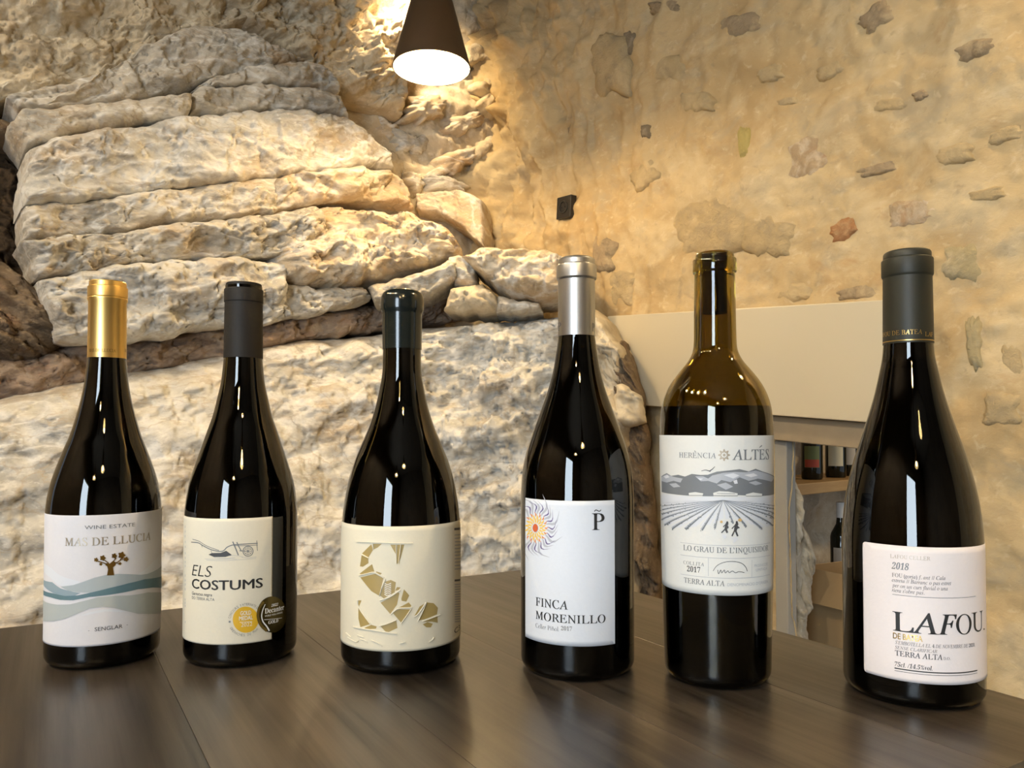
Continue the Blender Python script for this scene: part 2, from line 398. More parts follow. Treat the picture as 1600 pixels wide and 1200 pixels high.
def slab(top, bot, pl, bulge, edge, mat, seed, rough=1.0, lean=0.0, step=0.0048, strata=1.0, parent=None, name='rock_slab', warp=1.0, rough_end=None, back=0.2):
    C = ground_curve(pl if isinstance(pl, list) else [(pl[0], pl[1]), (pl[2], pl[3])])
    def conv(P):
        o = []
        for px, py in P:
            r = ray(px, py); t = r[0] / r[1]
            y = np.interp(t, C['t'], C['y'])
            o.append((np.interp(t, C['t'], C['a']), CAM[2] + r[2] / r[1] * y))
        return np.array(o)
    t2, b2 = conv(top), conv(bot)
    length = max(np.ptp(t2[:, 0]), np.ptp(b2[:, 0]))
    u9 = np.linspace(0, 1, 9)
    height = max(0.03, np.max(np.abs(np.interp(u9, np.linspace(0, 1, len(t2)), t2[:, 1]) - np.interp(u9, np.linspace(0, 1, len(b2)), b2[:, 1]))))
    nu = int(np.clip(length / step, 16, 420)); nv = int(np.clip(height / step * 1.1, 10, 170))
    t2, b2 = catmull(t2, nu), catmull(b2, nu)
    v = 0.5 - 0.5 * np.cos(np.linspace(0, math.pi, nv)); v = 0.5 * v + 0.5 * np.linspace(0, 1, nv)
    G = b2[:, None, :] * (1 - v)[None, :, None] + t2[:, None, :] * v[None, :, None]
    a, b = G[..., 0], G[..., 1]
    h = np.linalg.norm(t2 - b2, axis=1)[:, None]
    along = np.concatenate(([0], np.cumsum(np.linalg.norm(np.diff(0.5 * (t2 + b2), axis=0), axis=1))))[:, None]
    dist = np.minimum(np.minimum(v[None, :] * h, (1 - v[None, :]) * h), np.minimum(along, along[-1] - along) + 0 * h)
    edge0 = dist
    dist = dist * (1 + 0.6 * fbm(a * 7, b * 7, seed, 3))
    q = np.clip(dist / (edge * 0.7), 0, 1)
    prof = np.sqrt(np.clip(1 - (1 - q) ** 2, 0, 1))
    fade = np.clip(edge0 / 0.03, 0, 1)
    rg = rough if rough_end is None else rough + (rough_end - rough) * sstep(0.45, 0.8, along / along[-1])
    d = bulge * (prof - 0.75)
    d = d + lean * (v[None, :] - 0.5) * h
    slope = (t2[-1, 1] - t2[0, 1]) / max(1e-3, t2[-1, 0] - t2[0, 0])
    bl = b - slope * a
    wv = bl * 11 + 1.2 * fbm(a * 1.6, bl * 2.5, seed + 2, 3)
    saw = (wv - np.floor(wv)); led = np.where(saw < 0.85, saw / 0.85, (1 - saw) / 0.15)
    mask = sstep(-0.1, 0.35, noise3(a * 2.2, bl * 3, seed + 6))
    big = 0.040 * fbm(a * 3.2, bl * 5.0, seed, 4)
    chip = 0.018 * ridge(a * 6, bl * 13, seed + 4, 5)
    fct = fbm(a * 6, bl * 9, seed + 21, 5)                       # broken facets with sharp rims
    stepd = 0.024 * (sstep(0.0, 0.05, fct) + 0.8 * sstep(0.28, 0.32, fct) + 0.8 * sstep(-0.34, -0.30, fct) - 1.3)
    crk = np.abs(fbm(a * 2.6, bl * 7.5, seed + 33, 4)); crk2 = np.abs(fbm(a * 5 + 9, b * 5, seed + 35, 4))
    cracks = -0.016 * (1 - sstep(0.0, 0.045, crk)) - 0.010 * (1 - sstep(0.0, 0.03, crk2))
    d = d + (0.4 + 0.6 * fade) * (rg * (big + chip + stepd + cracks + 0.010 * fbm(a * 24, bl * 34, seed + 9, 5)) + strata * 0.02 * (led - 0.5) * mask)
    a2 = a + warp * 0.010 * fbm(a * 14, b * 14, seed + 13, 3)
    b3 = b + warp * 0.010 * fbm(a * 14 + 40, b * 14, seed + 14, 3)
    I = lambda k: np.interp(a2, C['a'], C[k])
    nx, ny = I('nx'), I('ny')
    P = np.stack((I('x') + d * nx, I('y') + d * ny, b3), -1)
    idx = np.arange(nu * nv).reshape(nu, nv)
    ri = np.concatenate([idx[:, 0], idx[-1, 1:], idx[-2::-1, -1], idx[0, -2:0:-1]])
    Pf = P.reshape(-1, 3); nf = np.stack((nx, ny, 0 * nx), -1).reshape(-1, 3)
    sk = Pf[ri] - nf[ri] * back
    verts = np.concatenate((Pf, sk))
    m = len(ri); base = nu * nv
    k = np.arange(m); k2 = (k + 1) % m
    side = np.stack((ri[k], base + k, base + k2, ri[k2]), -1)
    faces = np.concatenate((grid_faces(nu, nv), side))
    p0, p1, p2 = P[nu // 2, nv // 2], P[nu // 2 + 1, nv // 2], P[nu // 2, nv // 2 + 1]
    if np.cross(p1 - p0, p2 - p0) @ np.array((nx[nu // 2, nv // 2], ny[nu // 2, nv // 2], 0)) < 0: faces = faces[:, ::-1]
    return mesh_obj(name, verts, faces, mat, parent or WALL_L)

def stone(px, py, w, h, rot, pl, proud, mat, seed, parent, name='stone', nang=26, rings=7, square=0.35, lump=0.25, rough=1.0):
    """a single embedded stone: an irregular rounded lump set into the wall"""
    c = plane_hit(px, py, pl); c2 = plane_hit(px + w / 2, py, pl); c3 = plane_hit(px, py - h / 2, pl)
    e = c2 - c; rx = np.linalg.norm(e); e = e / rx; rz = abs(c3[2] - c[2])
    n = np.array((e[1], -e[0], 0.0))
    if n @ (CAM - c) < 0: n = -n
    th = np.linspace(0, 2 * math.pi, nang, endpoint=False)[:, None]; rr = np.linspace(0.0, 1.0, rings + 1)[None, 1:]
    p = 2 + 6 * square
    se = (np.abs(np.cos(th)) ** p + np.abs(np.sin(th)) ** p) ** (-1 / p)
    R = se * (1 + lump * fbm(np.cos(th) * 1.5, np.sin(th) * 1.5, seed, 4, 0.6))
    x = R * rr * np.cos(th) * rx; z = R * rr * np.sin(th) * rz
    cr, sr = math.cos(rot), math.sin(rot)
    x, z = x * cr - z * sr, x * sr + z * cr
    prof = np.sqrt(np.clip(1 - rr ** 4, 0, 1)) + 0 * th
    d = proud * prof + rough * min(rx, rz) * 0.16 * fbm(x * 30, z * 30, seed + 3, 3) * (1 - rr ** 6)
    d = d - 0.012 * rr ** 6
    P = c + x[..., None] * e + d[..., None] * n; P[..., 2] += z
    back = P[:, -1] - n * 0.05
    cen = (c + n * (proud + 0 * d[0, 0]))[None]
    verts = np.concatenate((P.reshape(-1, 3), back, cen)); m = rings
    faces = [tuple(f) for f in grid_faces(nang, rings, True)]
    nb = nang * rings
    for i in range(nang):
        j = (i + 1) % nang
        faces.append((i * m + m - 1, j * m + m - 1, nb + j, nb + i))
        faces.append((nb + nang, i * m, j * m))
    o = mesh_obj(name, verts, faces, mat, parent)
    bm = bmesh.new(); bm.from_mesh(o.data); bmesh.ops.recalc_face_normals(bm, faces=bm.faces); bm.to_mesh(o.data); bm.free()
    return o

LP = lambda y0, y1: (0, y0, 700, y1)
# crumbly masses along the top
slab([(-60,-120),(60,-120),(200,-120),(330,-110),(460,-90)], [(-60,156),(20,152),(60,150),(170,120),(280,60),(400,44)], LP(2.16,3.02), 0.05, 0.05, RUBBLE, 1.0, 0.8, 0.10)
slab([(150,125),(185,100),(240,62),(290,40),(370,42),(430,66),(480,94)], [(60,166),(150,160),(240,150),(300,140),(350,120),(420,106),(480,98)], LP(2.12,2.98), 0.04, 0.03, ROCK, 2.0, 0.6, 0.05, strata=0.4)
slab([(15,152),(80,128),(140,116),(180,104),(200,94)], [(36,172),(90,168),(150,162),(200,158),(236,152)], LP(2.12,2.98), 0.03, 0.025, ROCK, 2.6, 0.6)
slab([(375,-100),(470,-100),(560,-100),(660,-90)], [(340,44),(400,58),(480,102),(560,150),(630,180)], LP(2.20,3.04), 0.06, 0.06, RUBBLE, 3.0, 1.1)
# thin bed
slab([(14,188),(40,168),(100,162),(170,157),(240,151),(300,144)], [(40,230),(80,224),(130,208),(200,196),(260,188),(300,182)], LP(2.06,2.92), 0.06, 0.03, ROCK, 4.0, 0.5, 0.0, strata=0.5)
slab([(290,146),(330,134),(400,130),(450,132),(490,138),(530,150)], [(296,182),(350,177),(420,172),(480,172),(520,180),(545,190)], LP(2.10,2.95), 0.04, 0.025, ROCK, 5.0, 0.6)
slab([(330,122),(390,104),(450,95),(500,100),(530,120)], [(290,148),(350,136),(420,131),(480,134),(534,148)], LP(2.11,2.96), 0.04, 0.025, ROCK, 5.7, 0.6)
# broad grey bed
slab([(44,230),(120,206),(200,194),(300,180),(400,171),(480,171),(530,180),(575,205),(605,240)],
     [(38,320),(120,313),(200,304),(300,291),(380,283),(460,272),(540,264),(590,260),(618,266)], LP(2.04,2.92), 0.07, 0.035, ROCKW, 6.0, 0.55, 0.06, strata=0.7)
# thinner bed with an ochre end
slab([(38,320),(120,312),(200,303),(300,290),(380,282),(440,273)], [(38,374),(120,370),(200,363),(270,350),(350,345),(430,332)], LP(2.06,2.94), 0.06, 0.03, ROCK, 7.0, 0.7)
slab([(430,275),(500,265),(560,261),(610,264),(640,290)], [(420,334),(480,318),(540,312),(600,314),(650,326)], LP(2.06,2.93), 0.05, 0.03, ROCKO, 8.0, 0.8, 0.05)
# the long rough ledge
slab([(35,376),(100,368),(200,361),(280,347),(350,343),(420,335),(500,318)], [(60,434),(120,427),(200,414),(300,404),(400,402),(470,400),(520,398)], LP(2.00,2.86), 0.06, 0.03, ROCK, 9.0, 1.0, 0.08)
slab([(430,338),(500,316),(570,314),(640,322),(690,342),(716,366),(724,382)], [(430,440),(480,450),(540,455),(600,438),(660,420),(712,400),(724,394)], [(0,2.0),(560,2.62),(750,2.66)], 0.16, 0.11, ROCKO, 10.0, 1.0, -0.25, strata=1.3)
slab([(60,432),(120,424),(200,412),(300,402),(400,400),(450,408)], [(92,534),(150,536),(230,530),(330,514),(400,504),(450,496)], LP(1.97,2.83), 0.08, 0.045, ROCKW, 11.0, 0.9, 0.05)
slab([(440,438),(490,448),(530,452),(560,444),(574,458)], [(400,510),(450,499),(500,492),(550,482),(580,472)], LP(2.0,2.84), 0.06, 0.03, ROCK, 12.0, 0.7)
# small blocks wedged in the corner
slab([(572,446),(620,432),(660,420),(700,404),(718,408)], [(582,478),(620,480),(650,470),(690,454),(716,434)], (500,2.55,900,2.62), 0.07, 0.03, ROCK, 13.0, 0.7, -0.2)
slab([(700,402),(716,394),(732,398),(744,416)], [(704,442),(720,448),(736,448),(748,440)], (500,2.6,900,2.6), 0.05, 0.025, ROCK, 13.6, 0.6)
slab([(714,396),(760,384),(820,382),(862,386),(905,402)], [(740,418),(764,440),(800,464),(840,468),(890,470)], (500,2.6,900,2.52), 0.12, 0.06, ROCKO, 14.0, 0.8, -0.25)
slab([(700,452),(735,444),(756,444),(776,462)], [(692,484),(730,490),(760,488),(786,480)], (500,2.6,900,2.55), 0.07, 0.03, RUBBLE, 15.0, 0.9)
slab([(774,460),(800,464),(826,468),(846,472)], [(772,488),(800,490),(826,488),(850,484)], (500,2.6,900,2.55), 0.05, 0.025, ROCK, 15.6, 0.6)
slab([(646,302),(690,296),(730,300),(754,312)], [(650,332),(690,338),(722,356),(758,390)], (500,3.0,900,2.86), 0.08, 0.02, ROCKO, 16.0, 0.4, strata=0.2)
False and slab([(736,330),(790,320),(850,326),(900,340)], [(742,388),(790,388),(850,390),(910,404)], [(700,2.95),(820,2.92),(950,2.72)], 0.05, 0.03, RUBBLE, 16.6, 0.9)
# brown band under the ledge
slab([(-40,560),(40,556),(100,538),(200,530),(330,512),(450,494),(600,474),(720,452)], [(-40,640),(60,622),(140,602),(250,580),(350,560),(480,532),(600,516),(720,502)], LP(2.10,2.90), 0.05, 0.04, BAND, 17.0, 0.9)
# great lower slab
slab([(-60,636),(0,622),(130,592),(200,580),(350,550),(480,522),(600,506),(680,494),(760,482),(820,474),(880,470),(920,476)],
     [(-60,1260),(60,1240),(200,1220),(350,1190),(480,1160),(600,1120),(680,1110),(740,1105),(800,1100),(850,1095),(900,1090),(960,1085)],
     [(0,1.84),(560,2.42),(700,2.50),(850,2.46),(1000,2.34)], 0.20, 0.16, ROCKW, 18.0, 0.5, -0.36, step=0.0065, strata=0.5, rough_end=1.6, warp=0.6)
slab([(880,474),(915,472),(940,494),(962,530),(975,560)], [(900,1110),(930,1110),(960,1105),(990,1100),(1010,1095)], [(800,2.48),(900,2.40),(1000,2.34)], 0.12, 0.06, RUBBLE, 20.0, 1.2, -0.08)
slab([(950,540),(970,530),(990,570),(1002,606)], [(970,1100),(1000,1095),(1025,1090),(1050,1085)], [(900,2.46),(1000,2.40),(1050,2.38)], 0.12, 0.05, BROWN, 21.0, 1.2, 0.05)
slab([(960,600),(985,602),(1002,620)], [(958,660),(985,668),(1008,660)], (600,2.42,1000,2.28), 0.06, 0.03, RUBBLE, 21.5, 0.8)
# dark hollow and its boulders at the far left
slab([(-90,100),(-40,104),(0,118),(24,150),(44,190)], [(-90,470),(-60,472),(-20,470),(20,470),(50,460)], LP(2.34,3.2), 0.10, 0.10, HOLLOW_SHADE, 22.0, 1.0)
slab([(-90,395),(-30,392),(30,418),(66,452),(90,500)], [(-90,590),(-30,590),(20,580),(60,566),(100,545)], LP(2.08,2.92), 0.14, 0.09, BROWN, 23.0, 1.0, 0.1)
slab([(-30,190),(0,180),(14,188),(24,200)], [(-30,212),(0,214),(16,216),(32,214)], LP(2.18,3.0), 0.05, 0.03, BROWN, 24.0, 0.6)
# rubble bedded in mortar between the rock face and the plastered wall
rnd = random.Random(4)
for k, (px, py, w, h, r, mt) in enumerate([(590,60,66,44,.3,ROCKO),(565,120,76,36,-.3,RUBBLE),(660,172,66,40,.1,ROCKO),(640,225,60,40,-.2,ROCK),
        (722,195,66,34,.3,ROCKO),(762,150,50,60,.4,RUBBLE),(745,90,64,50,.2,RUBBLE),(705,258,76,36,.35,ROCKO),(690,292,70,26,-.2,ROCK),(600,205,40,30,-.6,ROCKO),
        (752,240,46,40,.4,RUBBLE),(540,50,50,40,-.4,RUBBLE),(735,40,50,40,.4,RUBBLE),(630,120,50,30,.3,RUBBLE),(612,262,24,60,.6,RUBBLE),(640,290,24,40,.5,ROCKO)]):
    P = plane_hit(px, py, (500, 2.95, 780, 3.3)); sL = (KC[0] - P[0]) / 0.814
    out = float(left_relief(np.array([sL]), np.array([P[2]]))[0])
    a = np.array(wall_pt(1.0, 0, out - 0.02, 'L')); b = np.array(wall_pt(-0.1, 0, out - 0.02, 'L'))
    stone(px, py, w, h, r, (800 + FPX * a[0] / a[1], a[1], 800 + FPX * b[0] / b[1], b[1]), 0.045 + 0.03 * rnd.random(), mt, 40 + k, WALL_L, 'rubble_stone', lump=0.6, rough=1.5, nang=34, rings=10, square=0.1)

# --- plastered stone wall with its low opening
NICHE = (0.915, 1.34, 0.895)
def right_relief(s, z):
    c = 1.7 * np.exp(-np.clip(s + 0.534, 0, None) / 0.38)
    d = 0.026 * fbm(s * 2.6, z * 2.6, 11.0, 4) + 0.005 * fbm(s * 12, z * 12, 12.0, 4) + 0.002 * fbm(s * 40, z * 40, 3.0, 3)
    w_ = s + 0.10 * z + 0.05 * fbm(s * 4, z * 4, 16.0, 2)
    d = d + c * (0.06 * ridge(w_ * 6, z * 1.8, 13.0, 4) + 0.05 * fbm(s * 6, z * 5, 14.0, 5) + 0.045 * ridge(w_ * 15, z * 3, 15.0, 4) + 0.015 * fbm(s * 30, z * 30, 17.0, 4))
    d = d + 0.006 * sstep(0.1, 0.16, fbm(s * 4, z * 5, 18.0, 5)) + 0.003 * sstep(0.05, 0.09, fbm(s * 8, z * 9, 19.0, 5))
    d = d + 0.10 * np.exp(-np.clip(s + 0.534, 0, None) / 0.12)
    return d
S = spaced(-0.62, -0.6, 2.0, LEN_R - 0.534, 0.0105, 0.15); Z = spaced(0, 0.35, 2.85, ROOM_H, 0.0105, 0.1)
sg, zg = np.meshgrid(S, Z, indexing='ij')
X, Y, Zz = wall_pt(sg, zg, right_relief(sg, zg), 'R')
F = grid_faces(len(S), len(Z), flip=True)
fs = sg.reshape(-1)[F].mean(1); fz = zg.reshape(-1)[F].mean(1)
F = F[~((fs > NICHE[0]) & (fs < NICHE[1]) & (fz < NICHE[2]))]
WALL_R = mesh_obj('wall_right', np.stack((X, Y, Zz), -1).reshape(-1, 3), F, PLASTER)
tag(WALL_R, 'old stone wall smeared with warm lime plaster, single stones showing', kind='structure')

def rw_plane():
    a = np.array(wall_pt(-0.3, 0, 0, 'R')); b = np.array(wall_pt(1.6, 0, 0, 'R'))
    return (800 + FPX * a[0] / a[1], a[1], 800 + FPX * b[0] / b[1], b[1])
PLR = rw_plane()
for k, (px, py, w, h, r, m) in enumerate([
        (985,70,20,40,.1,'dark'),(1155,40,66,34,.15,'grey'),(1370,28,56,34,.6,'grey'),(1525,80,66,30,.25,'grey'),(950,100,50,84,.2,'faint'),
        (1010,205,14,20,0,'dark'),(1165,226,19,56,.1,'olive'),(1265,245,72,76,.1,'red'),(1318,360,40,30,.5,'brick'),(1112,350,120,84,.2,'faint'),
        (1372,266,64,18,.2,'grey'),(1430,332,90,44,.2,'red'),(1502,411,64,60,0,'green'),(1005,274,40,34,.4,'faint'),(1195,366,78,60,-.2,'faint'),
        (1085,158,44,30,0,'faint'),(1570,212,64,24,.3,'faint'),(1045,108,56,40,0,'faint'),(1345,458,70,22,.1,'grey'),
        (1524,535,24,80,.1,'green'),(1582,565,34,60,.1,'faint'),(1565,640,60,50,0,'faint'),(942,396,30,52,-.2,'grey'),
        (1300,110,50,24,.3,'faint'),(1205,115,40,24,.2,'faint'),(1440,150,24,16,.3,'grey'),(1490,240,60,30,.2,'faint'),(1390,165,70,22,.1,'faint'),
        (970,450,40,50,0,'faint'),(1240,455,60,30,0,'faint'),(1540,305,60,20,.2,'faint'),(1230,160,30,14,.2,'faint'),(1040,12,50,20,0,'grey'),(900,205,22,40,.2,'grey')]):
    P = plane_hit(px, py, PLR)
    s = (P[0] - 0.254) / DR[0]
    out = float(right_relief(np.array([s]), np.array([P[2]]))[0])
    sh = NR * (out + 0.001)
    a = np.array(wall_pt(-0.3, 0, out - 0.006, 'R')); b = np.array(wall_pt(1.6, 0, out - 0.006, 'R'))
    pl = (800 + FPX * a[0] / a[1], a[1], 800 + FPX * b[0] / b[1], b[1])
    stone(px, py, w * 1.12, h * 1.12, r, pl, 0.0115 if m == 'faint' else 0.0155, SMAT[m], 80 + k, WALL_R, square=0.5, lump=0.28, rough=0.35, nang=40, rings=9)

def flat_wall(name, p, d, length, label, mat, hole=None):
    bm = bmesh.new()
    def quad(s0, s1, z0, z1):
        bm.faces.new([bm.verts.new((p[0] + d[0] * s, p[1] + d[1] * s, z)) for s, z in ((s0, z0), (s1, z0), (s1, z1), (s0, z1))])
    if hole:                                               # openings (centre, width, sill, head) in order along the wall
        at_ = 0
        for c, w, h0, h1 in hole:
            quad(at_, c - w / 2, 0, ROOM_H); quad(c - w / 2, c + w / 2, h1, ROOM_H); at_ = c + w / 2
            if h0 > 0: quad(c - w / 2, c + w / 2, 0, h0)
        quad(at_, length, 0, ROOM_H)
    else: quad(0, length, 0, ROOM_H)
    o = bm_obj(name, bm, mat); tag(o, label, kind='structure'); return o
ROOMWALL = stone_mat('unlit_room_plaster', (0.17, 0.135, 0.095), [((0.10, 0.08, 0.055), 2.0, 0.45, 0.65, 0.8)], bump=0.4)  # colour darkened to stand for unlit walls in the bottle reflections
flat_wall('wall_back', WBL, DR, LEN_R, 'plastered wall behind the viewer with a glass door', ROOMWALL, [(DOOR_AT, DOOR_W, 0, DOOR_H)])
flat_wall('wall_front', KC + DR * LEN_R, DL, LEN_L, 'plastered end wall of the cellar room', ROOMWALL)
c4 = [KC + DL * LEN_L, KC + DL * LEN_L + DR * LEN_R, KC + DR * LEN_R, KC]
cen = sum(c4) / 4
fl = [(p + (p - cen) * 0.14) for p in c4]
mesh_obj('floor', [(*p, 0) for p in fl], [(0, 1, 2, 3)], plain('floor_tile', (0.06, 0.048, 0.038), 0.5, noise=0.3, scale=6), smooth=False)
tag(bpy.data.objects['floor'], 'dark stone floor under the table', kind='structure')
mesh_obj('ceiling', [(*p, ROOM_H) for p in fl], [(3, 2, 1, 0)], plain('ceiling_plaster', (0.22, 0.18, 0.13), 0.9, noise=0.2, scale=5), smooth=False)
tag(bpy.data.objects['ceiling'], 'rough plastered ceiling above the table', kind='structure')
# door frame behind the viewer
DARKMETAL = plain('dark_painted_metal', (0.03, 0.03, 0.032), 0.45)
dr = empty('door_1', (0, 0, 0)); tag(dr, 'tall dark-framed glass door letting in daylight', kind='structure')
for off in (-DOOR_W / 2 + 0.03, DOOR_W / 2 - 0.03):
    p = WBL + DR * (DOOR_AT + off)
    box_obj('frame_post', (p[0], p[1], DOOR_H / 2), 0.06, 0.06, DOOR_H, DARKMETAL, dr, math.atan2(DR[1], DR[0]))
for z in (0.05, DOOR_H - 0.04):
    p = WBL + DR * DOOR_AT
    box_obj('frame_rail', (p[0], p[1], z), DOOR_W, 0.05, 0.07, DARKMETAL, dr, math.atan2(DR[1], DR[0]))


# --- painted board, lintel, jamb, socket on the plastered wall (they follow the wall's slope)
SLOPE = -0.079
RZ = math.atan2(DR[1], DR[0])
def wall_solid(name, corners, o0, o1, mat, parent=None, bevel=0.003):
    """prism on the plastered wall: corners (s, z), from o0 to o1 out of the wall"""
    bm = bmesh.new()
    a = [bm.verts.new(wall_pt(s_, z_, o1, 'R')) for s_, z_ in corners]
    b = [bm.verts.new(wall_pt(s_, z_, o0, 'R')) for s_, z_ in corners]
    bm.faces.new(a); bm.faces.new(b[::-1])
    n = len(a)
    for i in range(n): bm.faces.new((a[i], b[i], b[(i + 1) % n], a[(i + 1) % n]))
    if bevel: bmesh.ops.bevel(bm, geom=list(bm.edges), offset=bevel, segments=2, affect='EDGES', profile=0.5)
    return bm_obj(name, bm, mat, parent)
BOARD = plain('cream_painted_board', (0.55, 0.485, 0.345), 0.42, noise=0.03, scale=4)
bt = lambda s_: TABLE_Z + 0.18 + 0.39 + SLOPE * (s_ - 0.242)
bb = lambda s_: TABLE_Z + 0.18 + 0.084 + SLOPE * (s_ - 0.32)
o = wall_solid('wall_board', [(0.235, bb(0.235)), (1.235, bb(1.235)), (1.235, bt(1.235)), (0.25, bt(0.25))], -0.02, 0.085, BOARD)
tag(o, 'long plain cream board fixed on the stone wall behind two bottles', 'board')
LINTEL = plain('oak_lintel', (0.30, 0.235, 0.15), 0.55, noise=0.2, scale=20)
o = wall_solid('trim_1', [(0.86, bb(0.86) - 0.070), (1.345, bb(1.345) - 0.070), (1.345, bb(1.345) - 0.002), (0.86, bb(0.86) - 0.002)], -0.10, 0.05, LINTEL)
tag(o, 'brownish lintel under the cream board above the low opening', kind='structure')
JAMB = plain('grey_painted_jamb', (0.30, 0.28, 0.235), 0.6, noise=0.05, scale=8)
o = wall_solid('trim_2', [(0.872, 0), (0.912, 0), (0.912, bb(0.912) - 0.072), (0.872, bb(0.872) - 0.072)], -0.02, 0.022, JAMB)
tag(o, 'pale grey upright jamb at the left of the low opening', kind='structure')
BLACKP = plain('black_plastic', (0.012, 0.012, 0.012), 0.4)
sz = TABLE_Z + 0.18 + (HORIZON - 323) * 2.87 / FPX
gs_, gz_ = np.meshgrid(np.linspace(-0.04, 0.04, 9), sz + np.linspace(-0.04, 0.04, 9)); so = float(right_relief(gs_, gz_).max()) + 0.002
sk = empty('power_socket', wall_pt(0.0, sz, so, 'R'))
tag(sk, 'small square black power socket on the plastered wall', 'socket')
def local_wall_box(name, ds, dz, w, h, d0, d1, mat, parent):
    bm = bmesh.new()
    c = np.array(DR) * ds + NR * (d0 + d1) / 2
    rot = Matrix.Rotation(RZ, 3, 'Z') @ Matrix.Rotation(-math.atan(SLOPE), 3, 'Y')
    add_box(bm, (c[0], c[1], dz), w, abs(d1 - d0), h, rot, 0.002)
    return bm_obj(name, bm, mat, parent)
local_wall_box('frame', 0, 0, 0.082, 0.082, -0.02, 0.008, BLACKP, sk)
bm = bmesh.new()
bmesh.ops.create_circle(bm, cap_ends=False, radius=0.020, segments=28)
r2 = bmesh.ops.create_circle(bm, cap_ends=False, radius=0.0235, segments=28)
bmesh.ops.bridge_loops(bm, edges=list(bm.edges))
ex = bmesh.ops.extrude_face_region(bm, geom=list(bm.faces))
bmesh.ops.translate(bm, vec=(0, 0, 0.004), verts=[v for v in ex['geom'] if isinstance(v, bmesh.types.BMVert)])
q = Vector((NR[0], NR[1], 0)).to_track_quat('Z', 'Y').to_matrix()
bmesh.ops.rotate(bm, cent=(0, 0, 0), matrix=q, verts=bm.verts)
bmesh.ops.translate(bm, vec=(NR[0] * 0.007, NR[1] * 0.007, 0), verts=bm.verts)
bm_obj('socket_ring', bm, plain('black_gloss_plastic', (0.02, 0.02, 0.02), 0.25), sk)
for dx in (-0.0095, 0.0095):
    bm = bmesh.new()
    bmesh.ops.create_cone(bm, cap_ends=True, radius1=0.0026, radius2=0.0026, depth=0.003, segments=12)
    bmesh.ops.rotate(bm, cent=(0, 0, 0), matrix=q, verts=bm.verts)
    bmesh.ops.translate(bm, vec=(NR[0] * 0.0085 + DR[0] * dx, NR[1] * 0.0085 + DR[1] * dx, 0), verts=bm.verts)
    bm_obj('pin_hole', bm, plain('dark_hole', (0.002, 0.002, 0.002), 0.9), sk)

# --- store room seen through the low opening
SHD = np.array((0.766, 0.643)); SHN = np.array((-0.643, 0.766))     # along the shelf, and behind it
SH0 = np.array((0.93, 2.60))
def store_quad(name, p, q, z0, z1, mat, label):
    o = mesh_obj(name, [(p[0], p[1], z0), (q[0], q[1], z0), (q[0], q[1], z1), (p[0], p[1], z1)], [(0, 1, 2, 3)], mat, smooth=False)
    tag(o, label, kind='structure')
pa = SH0 - SHD * 0.30 + SHN * 0.36; pb = SH0 + SHD * 1.6 + SHN * 0.36
nx = 60; nz = 40
ss, zz = np.meshgrid(np.linspace(-0.3, 1.6, nx), np.linspace(0, 1.5, nz), indexing='ij')
dd = 0.36 - 0.05 * ridge(ss * 4, zz * 5, 2.2, 3)
o = mesh_obj('wall_store', np.stack((SH0[0] + SHD[0] * ss + SHN[0] * dd, SH0[1] + SHD[1] * ss + SHN[1] * dd, zz), -1).reshape(-1, 3), grid_faces(nx, nz), RUBBLE)
tag(o, 'rough stone back wall of the store behind the shelf', kind='structure')
pc = pb - SHN * 1.6
store_quad('wall_store_end', pb, pc, 0, 1.5, ROOMWALL, 'plain end wall of the store room')
mesh_obj('ceiling_store', [(*pa, 1.5), (*pb, 1.5), (*pc, 1.5), (*(pc - SHD * 1.3), 1.5)], [(0, 1, 2, 3)], ROOMWALL, smooth=False)
tag(bpy.data.objects['ceiling_store'], 'low plaster ceiling of the store room', kind='structure')
mesh_obj('floor_store', [(*pa, 0.0), (*pb, 0.0), (*pc, 0.0), (*(pc - SHD * 1.3), 0.0)], [(0, 1, 2, 3)], MATS['floor_tile'], smooth=False)
bpy.data.objects['floor_store'].location.z = 0.003
tag(bpy.data.objects['floor_store'], 'stone floor of the store room', kind='structure')
OAK = wood_mat('oak_board', (0.34, 0.20, 0.075), (0.52, 0.34, 0.15), math.atan2(SHD[1], SHD[0]), 0.5)
shelf_rack = empty('shelf_rack', (SH0[0], SH0[1], 0)); tag(shelf_rack, 'oak shelf rack holding bottles beyond the low opening', 'shelf')
for z in (0.72, 0.32):
    bm = bmesh.new()
    add_box(bm, (*(SHD * 0.62 + SHN * 0.14), z), 1.3, 0.28, 0.04, Matrix.Rotation(math.atan2(SHD[1], SHD[0]), 3, 'Z'), 0.003)
    bm_obj('shelf_board', bm, OAK, shelf_rack)
for a_ in (0.0, 1.24):
    bm = bmesh.new()
    add_box(bm, (*(SHD * a_ + SHN * 0.255), 0.55), 0.035, 0.035, 1.1, Matrix.Rotation(math.atan2(SHD[1], SHD[0]), 3, 'Z'), 0.003)
    bm_obj('upright', bm, OAK, shelf_rack)
l = bpy.data.lights.new('store_fill_light', 'POINT'); l.energy = 9.0; l.color = WARM; l.shadow_soft_size = 0.05  # bare light without a fixture, added to warm the store
o = bpy.data.objects.new('store_fill_light', l); COL.objects.link(o); pz = SH0 + SHD * 0.75 - SHN * 0.55; o.location = (pz[0], pz[1], 1.2)
# crumbling edge of the wall inside the opening
slab([(1222,742),(1232,735),(1246,752),(1254,790)], [(1218,1060),(1236,1060),(1256,1050),(1270,1040)], (1100,2.26,1400,2.20), 0.10, 0.06, RUBBLE, 60.0, 0.35, parent=WALL_R, name='rock_edge', back=0.05)
slab([(1236,800),(1254,812),(1270,850),(1280,884)], [(1232,1010),(1242,1010),(1252,1000),(1262,985)], (1100,2.30,1400,2.24), 0.08, 0.05, RUBBLE, 61.0, 0.35, parent=WALL_R, name='rock_edge', back=0.05)
